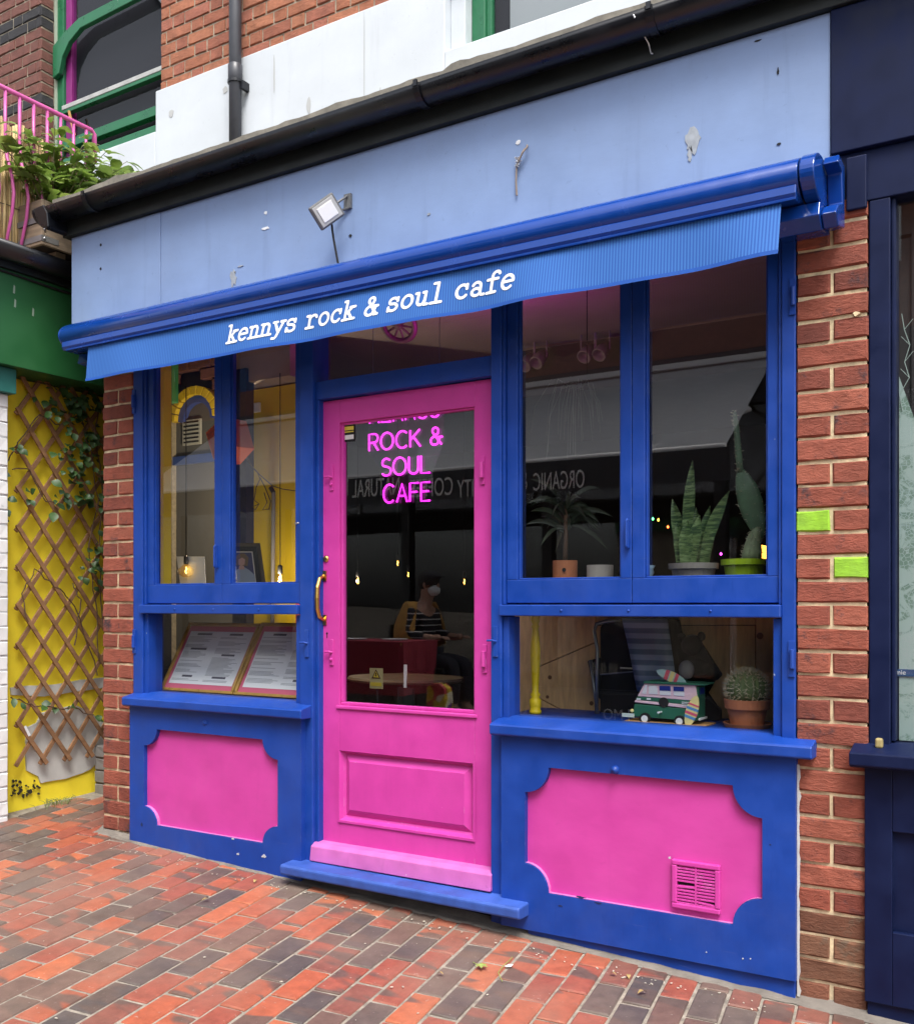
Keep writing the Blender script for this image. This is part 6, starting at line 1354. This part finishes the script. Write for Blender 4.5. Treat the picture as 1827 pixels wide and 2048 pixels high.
# the figure faces -X (to the right in the mirrored view, away from the awning's right end); local x forward = -X
def W(f, s, h): return (PX-(-f)*1.0 if False else PX+f*FD, PYp+s, gp_+h)
FD = 1.0
J = [W(0,0,.52), W(-.01,0,.66), W(.0,0,.82), W(.02,0,.98), W(.05,0,1.07), W(.08,0,1.16), W(.10,0,1.25),
     W(.02,.17,.97), W(.02,.25,.76), W(.26,.20,.74), W(.34,.18,.75),   W(.02,-.17,.97), W(.02,-.25,.76), W(.26,-.20,.74), W(.34,-.18,.75),
     W(.02,.10,.50), W(.42,.11,.50), W(.42,.11,.10), W(.54,.11,.05),   W(.02,-.10,.50), W(.42,-.11,.50), W(.42,-.11,.10), W(.54,-.11,.05)]
Ed = [(0,1),(1,2),(2,3),(3,4),(4,5),(5,6),(3,7),(7,8),(8,9),(9,10),(3,11),(11,12),(12,13),(13,14),(0,15),(15,16),(16,17),(17,18),(0,19),(19,20),(20,21),(21,22)]
Rd = [.13,.12,.13,.12,.055,.075,.085,.060,.045,.036,.032,.060,.045,.036,.032,.085,.065,.045,.04,.085,.065,.045,.04]
skin_body('body', J, Ed, Rd, SKIN, person)
def fingers(bx):
    for k in range(5):
        a = (k-2)*.016; b = W(.36, bx+a, .752); c_ = W(.40+(.0 if k else -.02), bx+a*1.3+(.02 if k == 0 else 0), .745); d = W(.425+(-.01*abs(k-2))-(.03 if k == 0 else 0), bx+a*1.3+(.025 if k == 0 else 0), .730)
        MB().tube([b, c_, d], [.009,.008,.006], 7).build('finger', SKIN, person, smooth=True)
fingers(.18); fingers(-.18)
def stripetop():
    mt, t, b = newmat('striped_top'); s_ = N(t, 'ShaderNodeSeparateXYZ'); L(t, N(t, 'ShaderNodeNewGeometry').outputs['Position'], s_.inputs[0]); mu = N(t, 'ShaderNodeMath', operation='MULTIPLY'); L(t, s_.outputs[2], mu.inputs[0]); mu.inputs[1].default_value = 2*math.pi/.055
    si = N(t, 'ShaderNodeMath', operation='SINE'); L(t, mu.outputs[0], si.inputs[0]); r = ramp(t, si.outputs[0], [(.82,(.010,.010,.014)),(.88,(.45,.43,.42))]); L(t, r.outputs[0], b.inputs['Base Color']); b.inputs['Roughness'].default_value = .9; return mt
skin_body('striped_top', [W(0,0,.54), W(-.01,0,.66), W(0,0,.82), W(.02,0,.98), W(.02,.17,.97), W(.02,.25,.77), W(.20,.21,.745), W(.02,-.17,.97), W(.02,-.25,.77), W(.20,-.21,.745)], [(0,1),(1,2),(2,3),(3,4),(4,5),(5,6),(3,7),(7,8),(8,9)], [.15,.138,.146,.132,.075,.060,.05,.075,.060,.05], stripetop(), person)
skin_body('trousers', [W(0,0,.52), W(.03,.10,.51), W(.42,.11,.51), W(.42,.11,.12), W(.03,-.10,.51), W(.42,-.11,.51), W(.42,-.11,.12)], [(0,1),(1,2),(2,3),(0,4),(4,5),(5,6)], [.145,.105,.082,.06,.105,.082,.06], flat('dark_trousers', (.02,.02,.03), .9), person)
OCH = paint('ochre_knit', (.45,.24,.06), .95, .2, .6, scale=(20,20,20))
m = MB(); n = 22                                    # jumper worn as a shawl, open at the front
for i in range(9):
    f = i/8
    for k in range(n+1):
        a = R(65+230*k/n); rx = .15+.10*min(1, f*1.6); ry = .17+.13*min(1, f*1.4); h_ = 1.075-.42*f**1.25-.02*math.sin(k*1.7)*f; c_ = W(.0+rx*math.cos(a)*.95, ry*math.sin(a), h_); m.v.append(c_)
for i in range(8):
    for k in range(n): m.f.append((i*(n+1)+k, i*(n+1)+k+1, (i+1)*(n+1)+k+1, (i+1)*(n+1)+k)); m.m.append(0)
o = m.build('ochre_jumper', OCH, person, smooth=True); sm = o.modifiers.new('thick', 'SOLIDIFY'); sm.thickness = .018
# head: hair cap with cap brim, eyes, ears, mask over nose and mouth
hc = Vector(W(.095, 0, 1.235)); HAIR = flat('dark_hair', (.015,.011,.009), .7)
def ball(c, rx, ry, rz, n=16, k_=10, cut=None):
    m = MB(); vs_ = []
    for i in range(k_+1):
        a = math.pi*i/k_
        for j in range(n): b = 2*math.pi*j/n; vs_.append((c[0]+rx*math.sin(a)*math.cos(b), c[1]+ry*math.sin(a)*math.sin(b), c[2]+rz*math.cos(a)))
    fs_ = [(i*n+j, i*n+(j+1) % n, (i+1)*n+(j+1) % n, (i+1)*n+j) for i in range(k_) for j in range(n)]
    if cut: fs_ = [f for f in fs_ if cut(sum((Vector(vs_[q]) for q in f), Vector())/4)]
    return m.add(vs_, fs_)
ball((hc.x-.012, hc.y, hc.z+.028), .108, .092, .112, cut=lambda p: p.z > hc.z-.01 or p.x < hc.x-.02).build('hair', HAIR, person, smooth=True)
ball((hc.x+.02, hc.y, hc.z+.07), .095, .085, .06, cut=lambda p: p.z > hc.z+.06).build('cap', flat('dark_cap', (.02,.02,.025), .9), person, smooth=True)
m = MB(); m.prism([(.06,-.06),(.15,-.04),(.165,0),(.15,.04),(.06,.06)], lambda a, b: (hc.x+a, hc.y+b, hc.z+.068), lambda a, b: (hc.x+a, hc.y+b, hc.z+.076)); m.build('cap_brim', flat('dark_cap', (.02,.02,.025), .9), person)
ball((hc.x+.045, hc.y, hc.z-.055), .062, .068, .055, cut=lambda p: p.x > hc.x+.03).build('face_mask', flat('mask_pale', (.62,.66,.68), .9), person, smooth=True)
for sgn in (-1, 1):
    ball((hc.x+.076, hc.y+sgn*.030, hc.z+.012), .010, .012, .008).build('eye', flat('eye_white', (.7,.7,.7), .3), person, smooth=True); ball((hc.x-.005, hc.y+sgn*.084, hc.z-.005), .018, .009, .028).build('ear', SKIN, person, smooth=True)
ball((hc.x+.092, hc.y, hc.z-.012), .016, .013, .024).build('nose', SKIN, person, smooth=True)
ch = thing('cafe_chair', 'dark chair under the seated person across the street', 'chair', (PX, PYp, gp_)); 
MB().box(PX-.22, PX+.22, PYp-.22, PYp+.22, gp_+.41, gp_+.44).build('seat', DARKM, ch, .006); MB().box(PX-.235, PX-.21, PYp-.2, PYp+.2, gp_+.60, gp_+.86).build('backrest', DARKM, ch, .006)
for a in (-.2,.2):
    for b in (-.19,.19): MB().bar((PX+a,PYp+b,gp_-.0),(PX+a,PYp+b,gp_+.41),.03,.03,(1,0,0)).build('leg', DARKM, ch)
for b in (-.19,.19): MB().bar((PX-.222,PYp+b,gp_+.44),(PX-.222,PYp+b,gp_+.86),.025,.025,(1,0,0)).build('back_post', DARKM, ch)
TX, TYp = PX-.02, PYp+.62; tgz = gp_-.002
td = thing('street_table', 'table under a crimson cloth in front of the seated person', 'table', (TX, TYp, tgz)); MB().box(TX-.42, TX+.42, TYp-.28, TYp+.28, tgz+.70, tgz+.728).build('table_top', PINE, td)
for a in (-.36,.36):
    for b in (-.22,.22): MB().bar((TX+a,TYp+b,tgz),(TX+a,TYp+b,tgz+.70),.04,.04,(1,0,0)).build('leg', DARKM, td)
m = MB(); m.box(TX-.43,TX+.43,TYp-.29,TYp+.29,tgz+.729,tgz+.735); 
per = []
for k in range(80):
    a = 2*math.pi*k/80; cx_, sy_ = math.cos(a), math.sin(a); e_ = 1/max(abs(cx_)/.43, abs(sy_)/.29); per.append((cx_*e_, sy_*e_, a))
for k in range(80):
    (x0, y0, a0), (x1, y1, a1) = per[k], per[(k+1) % 80]; g0, g1 = 1+.04*math.sin(k*1.1), 1+.04*math.sin((k+1)*1.1); m.add([(TX+x0,TYp+y0,tgz+.735),(TX+x1,TYp+y1,tgz+.735),(TX+x1*g1,TYp+y1*g1,tgz+.28),(TX+x0*g0,TYp+y0*g0,tgz+.28)], [(0,1,2,3)])
tag(m.build('tablecloth', flat('crimson_cloth', (.22,.012,.03), .9), None), 'crimson cloth draped over the table across the street', 'tablecloth')
for k, (dx_, dy_, wh) in enumerate(((-.25,.05,'nearest the cap'),(.12,-.05,'beside the hands'))):
    t = MB(); t.lathe([(0,0),(.10,0),(.12,.012),(.11,.012),(.09,.004),(0,.004)], (TX+dx_,TYp+dy_,tgz+.7355), 20); tag(t.build('plate', flat('plate_white', (.7,.7,.7), .3), None, smooth=True), 'white plate on the crimson cloth, the one %s' % wh, 'plate')
sbag = MB(); bx_ = TX+.62; ell_pts = [(-.12,0),(.12,0),(.10,.34),(.04,.38),(-.04,.38),(-.10,.34)]; sbag.prism(ell_pts, lambda a, z: (bx_+a, TYp-.06, tgz+z), lambda a, z: (bx_+a*.9, TYp+.06, tgz+z))
def bagmat():
    mt, t, b = newmat('patterned_bag'); v = N(t, 'ShaderNodeTexVoronoi', Scale=14.0); L(t, mapped(t, (1,1,1)), v.inputs['Vector']); sp_ = N(t, 'ShaderNodeSeparateColor'); L(t, v.outputs['Color'], sp_.inputs[0]); r = ramp(t, sp_.outputs[0], [(0,(.6,.45,.03)),(.4,(.45,.03,.05)),(.7,(.7,.65,.5)),(.9,(.1,.03,.2))], 'CONSTANT'); L(t, r.outputs[0], b.inputs['Base Color']); return mt
bg_ = thing('shopping_bag', 'yellow and red patterned bag beside the crimson tablecloth', 'bag', (bx_, TYp, tgz)); sbag.build('bag_body', bagmat(), bg_, .01); MB().tube([(bx_-.05,TYp,tgz+.37),(bx_-.04,TYp,tgz+.5),(bx_+.04,TYp,tgz+.5),(bx_+.05,TYp,tgz+.37)], .008, 6).build('handle', DARKM, bg_)

# ================================================================== litter and weeds
def gpx(px, py):
    t = (px-CX)/F; dx_, dy_, dz_ = -SN+t*CS, CS+t*SN, -(py-HY)/F; k = (G0-EZ-GY*CAMD)/(dz_-GX*dx_-GY*dy_); return Vector((k*dx_, k*dy_-CAMD, EZ+k*dz_))
DRY = flat('dry_leaf', (.34,.24,.09), .8); GRN = flat('fresh_leaf', (.24,.30,.07), .7); dl = leaf_mesh('leaf', DRY, .03, .014, .4); gl_ = leaf_mesh('leaf', GRN, .026, .013, .3)
lf = thing('fallen_sprig', 'small fresh green sprig lying on the brick pavement', 'sprig', gpx(962,1942)+Vector((0,0,.009))); base = gpx(962,1942)+Vector((0,0,.011))
for k in range(6): a = k*1.05; put_leaf(lf, gl_, base, (math.cos(a), math.sin(a), .25), (0,0,1), 1.0)
MB().tube([base, base+Vector((-.03,.012,.004)), base+Vector((-.05,.03,.0))], .0015, 5).build('stem', GRN, lf)
wp = MB(); b_ = gpx(1016,1939)+Vector((0,0,.010)); wp.add([b_+Vector(v_) for v_ in ((-.012,-.006,0),(.012,-.004,.002),(.014,.01,.006),(-.004,.014,.003))], [(0,1,2,3)]); tag(wp.build('paper_scrap', PAPER, None), 'torn scrap of white paper on the brick pavement', 'scrap')
sm = MB(); sm.tube([gpx(1004,1970)+Vector((0,0,.011)), gpx(996,1955)+Vector((0,0,.016)), gpx(1006,1940)+Vector((0,0,.014)), gpx(1018,1928)+Vector((0,0,.011)), gpx(1024,1920)+Vector((0,0,.010))], .0014, 5); tag(sm.build('grass_stalk', GRN, None), 'curved dry grass stalk beside the white paper scrap', 'stalk')
for k, (px, py, wh) in enumerate(((1218,1955,'nearest the blue riser'),(1257,1965,'curled one under the vent'),(1292,1992,'lying flat below the vent'),(873,1954,'small one left of the sprig'),(508,1771,'pale one by the left riser'),(420,1806,'pale sliver left of the step'))):
    p = gpx(px, py)+Vector((0,0,.011)); o = bpy.data.objects.new('fallen_leaf', dl); C.objects.link(o); mt = orient((math.cos(k*2.1), math.sin(k*2.1), .05), (0,.2,1)) @ Matrix.Scale(.9+.15*(k % 3), 4); mt.translation = p; o.matrix_world = mt; tag(o, 'dry brown leaf on the pavement, %s' % wh, 'leaf', 'fallen leaves')
m = MB(); rnd = random.Random(17)
for k in range(150):
    if k < 45: px, py = rnd.uniform(0,1500), rnd.uniform(1700,2048)
    else: px = rnd.uniform(210,1600); py = 1690+(px-260)*.235+rnd.uniform(0,26)
    p = gpx(px, py)
    if p.y > -.1 and p.x > -4.1: p.y = -.12-rnd.random()*.05; p.z = gz(p.x, p.y)
    s = rnd.uniform(.001,.003); a = rnd.uniform(0,3.14); m.obox(p+Vector((0,0,.009+s*.4)), (s*math.cos(a)*1.6,s*math.sin(a)*1.6,0), (-s*math.sin(a)*.8,s*math.cos(a)*.8,0), (0,0,s*.4))
o = stuff(m.build('grit', paint('pale_grit', (.48,.44,.36), .9, .4, .3, scale=(60,60,60)))); tag(o, 'scattered pale grit and crumbs on the brick pavement', 'grit')
m = MB()
for k in range(60):
    y, z = onx(rnd.gauss(115,14), 1592, -4.74); p = Vector((-4.74+rnd.uniform(-.05,.05), y, gz(-4.74,y))); a = rnd.uniform(0,6.28); m.tube([p, p+Vector((math.cos(a)*.012,math.sin(a)*.012,.025)), p+Vector((math.cos(a)*.035,math.sin(a)*.035,.035))], [.0014,.0012,.0004], 4, cap=False)
o = stuff(m.build('weeds', flat('weed_green', (.16,.20,.07), .8))); tag(o, 'tuft of pale weeds at the foot of the yellow wall', 'weeds')
for k, (px, py, s) in enumerate(((165,1567,.03),(186,1572,.022),(150,1580,.016))):
    p = gpx(px, py); o = MB(); rn = random.Random(k); o.lathe([(0,0),(s,.004),(s*1.1,s*.5),(s*.6,s*.9),(0,s)], p, 9); o.v = [(a+rn.uniform(-.004,.004), b+rn.uniform(-.004,.004), c_+rn.uniform(-.003,.003)) for a, b, c_ in o.v]; tag(o.build('rubble', OFFW if k < 2 else CEM, None), 'lump of broken white plaster in the alcove, the %s one' % ('largest','middle','smallest')[k], 'rubble', 'plaster rubble')
bpy.context.view_layer.update()
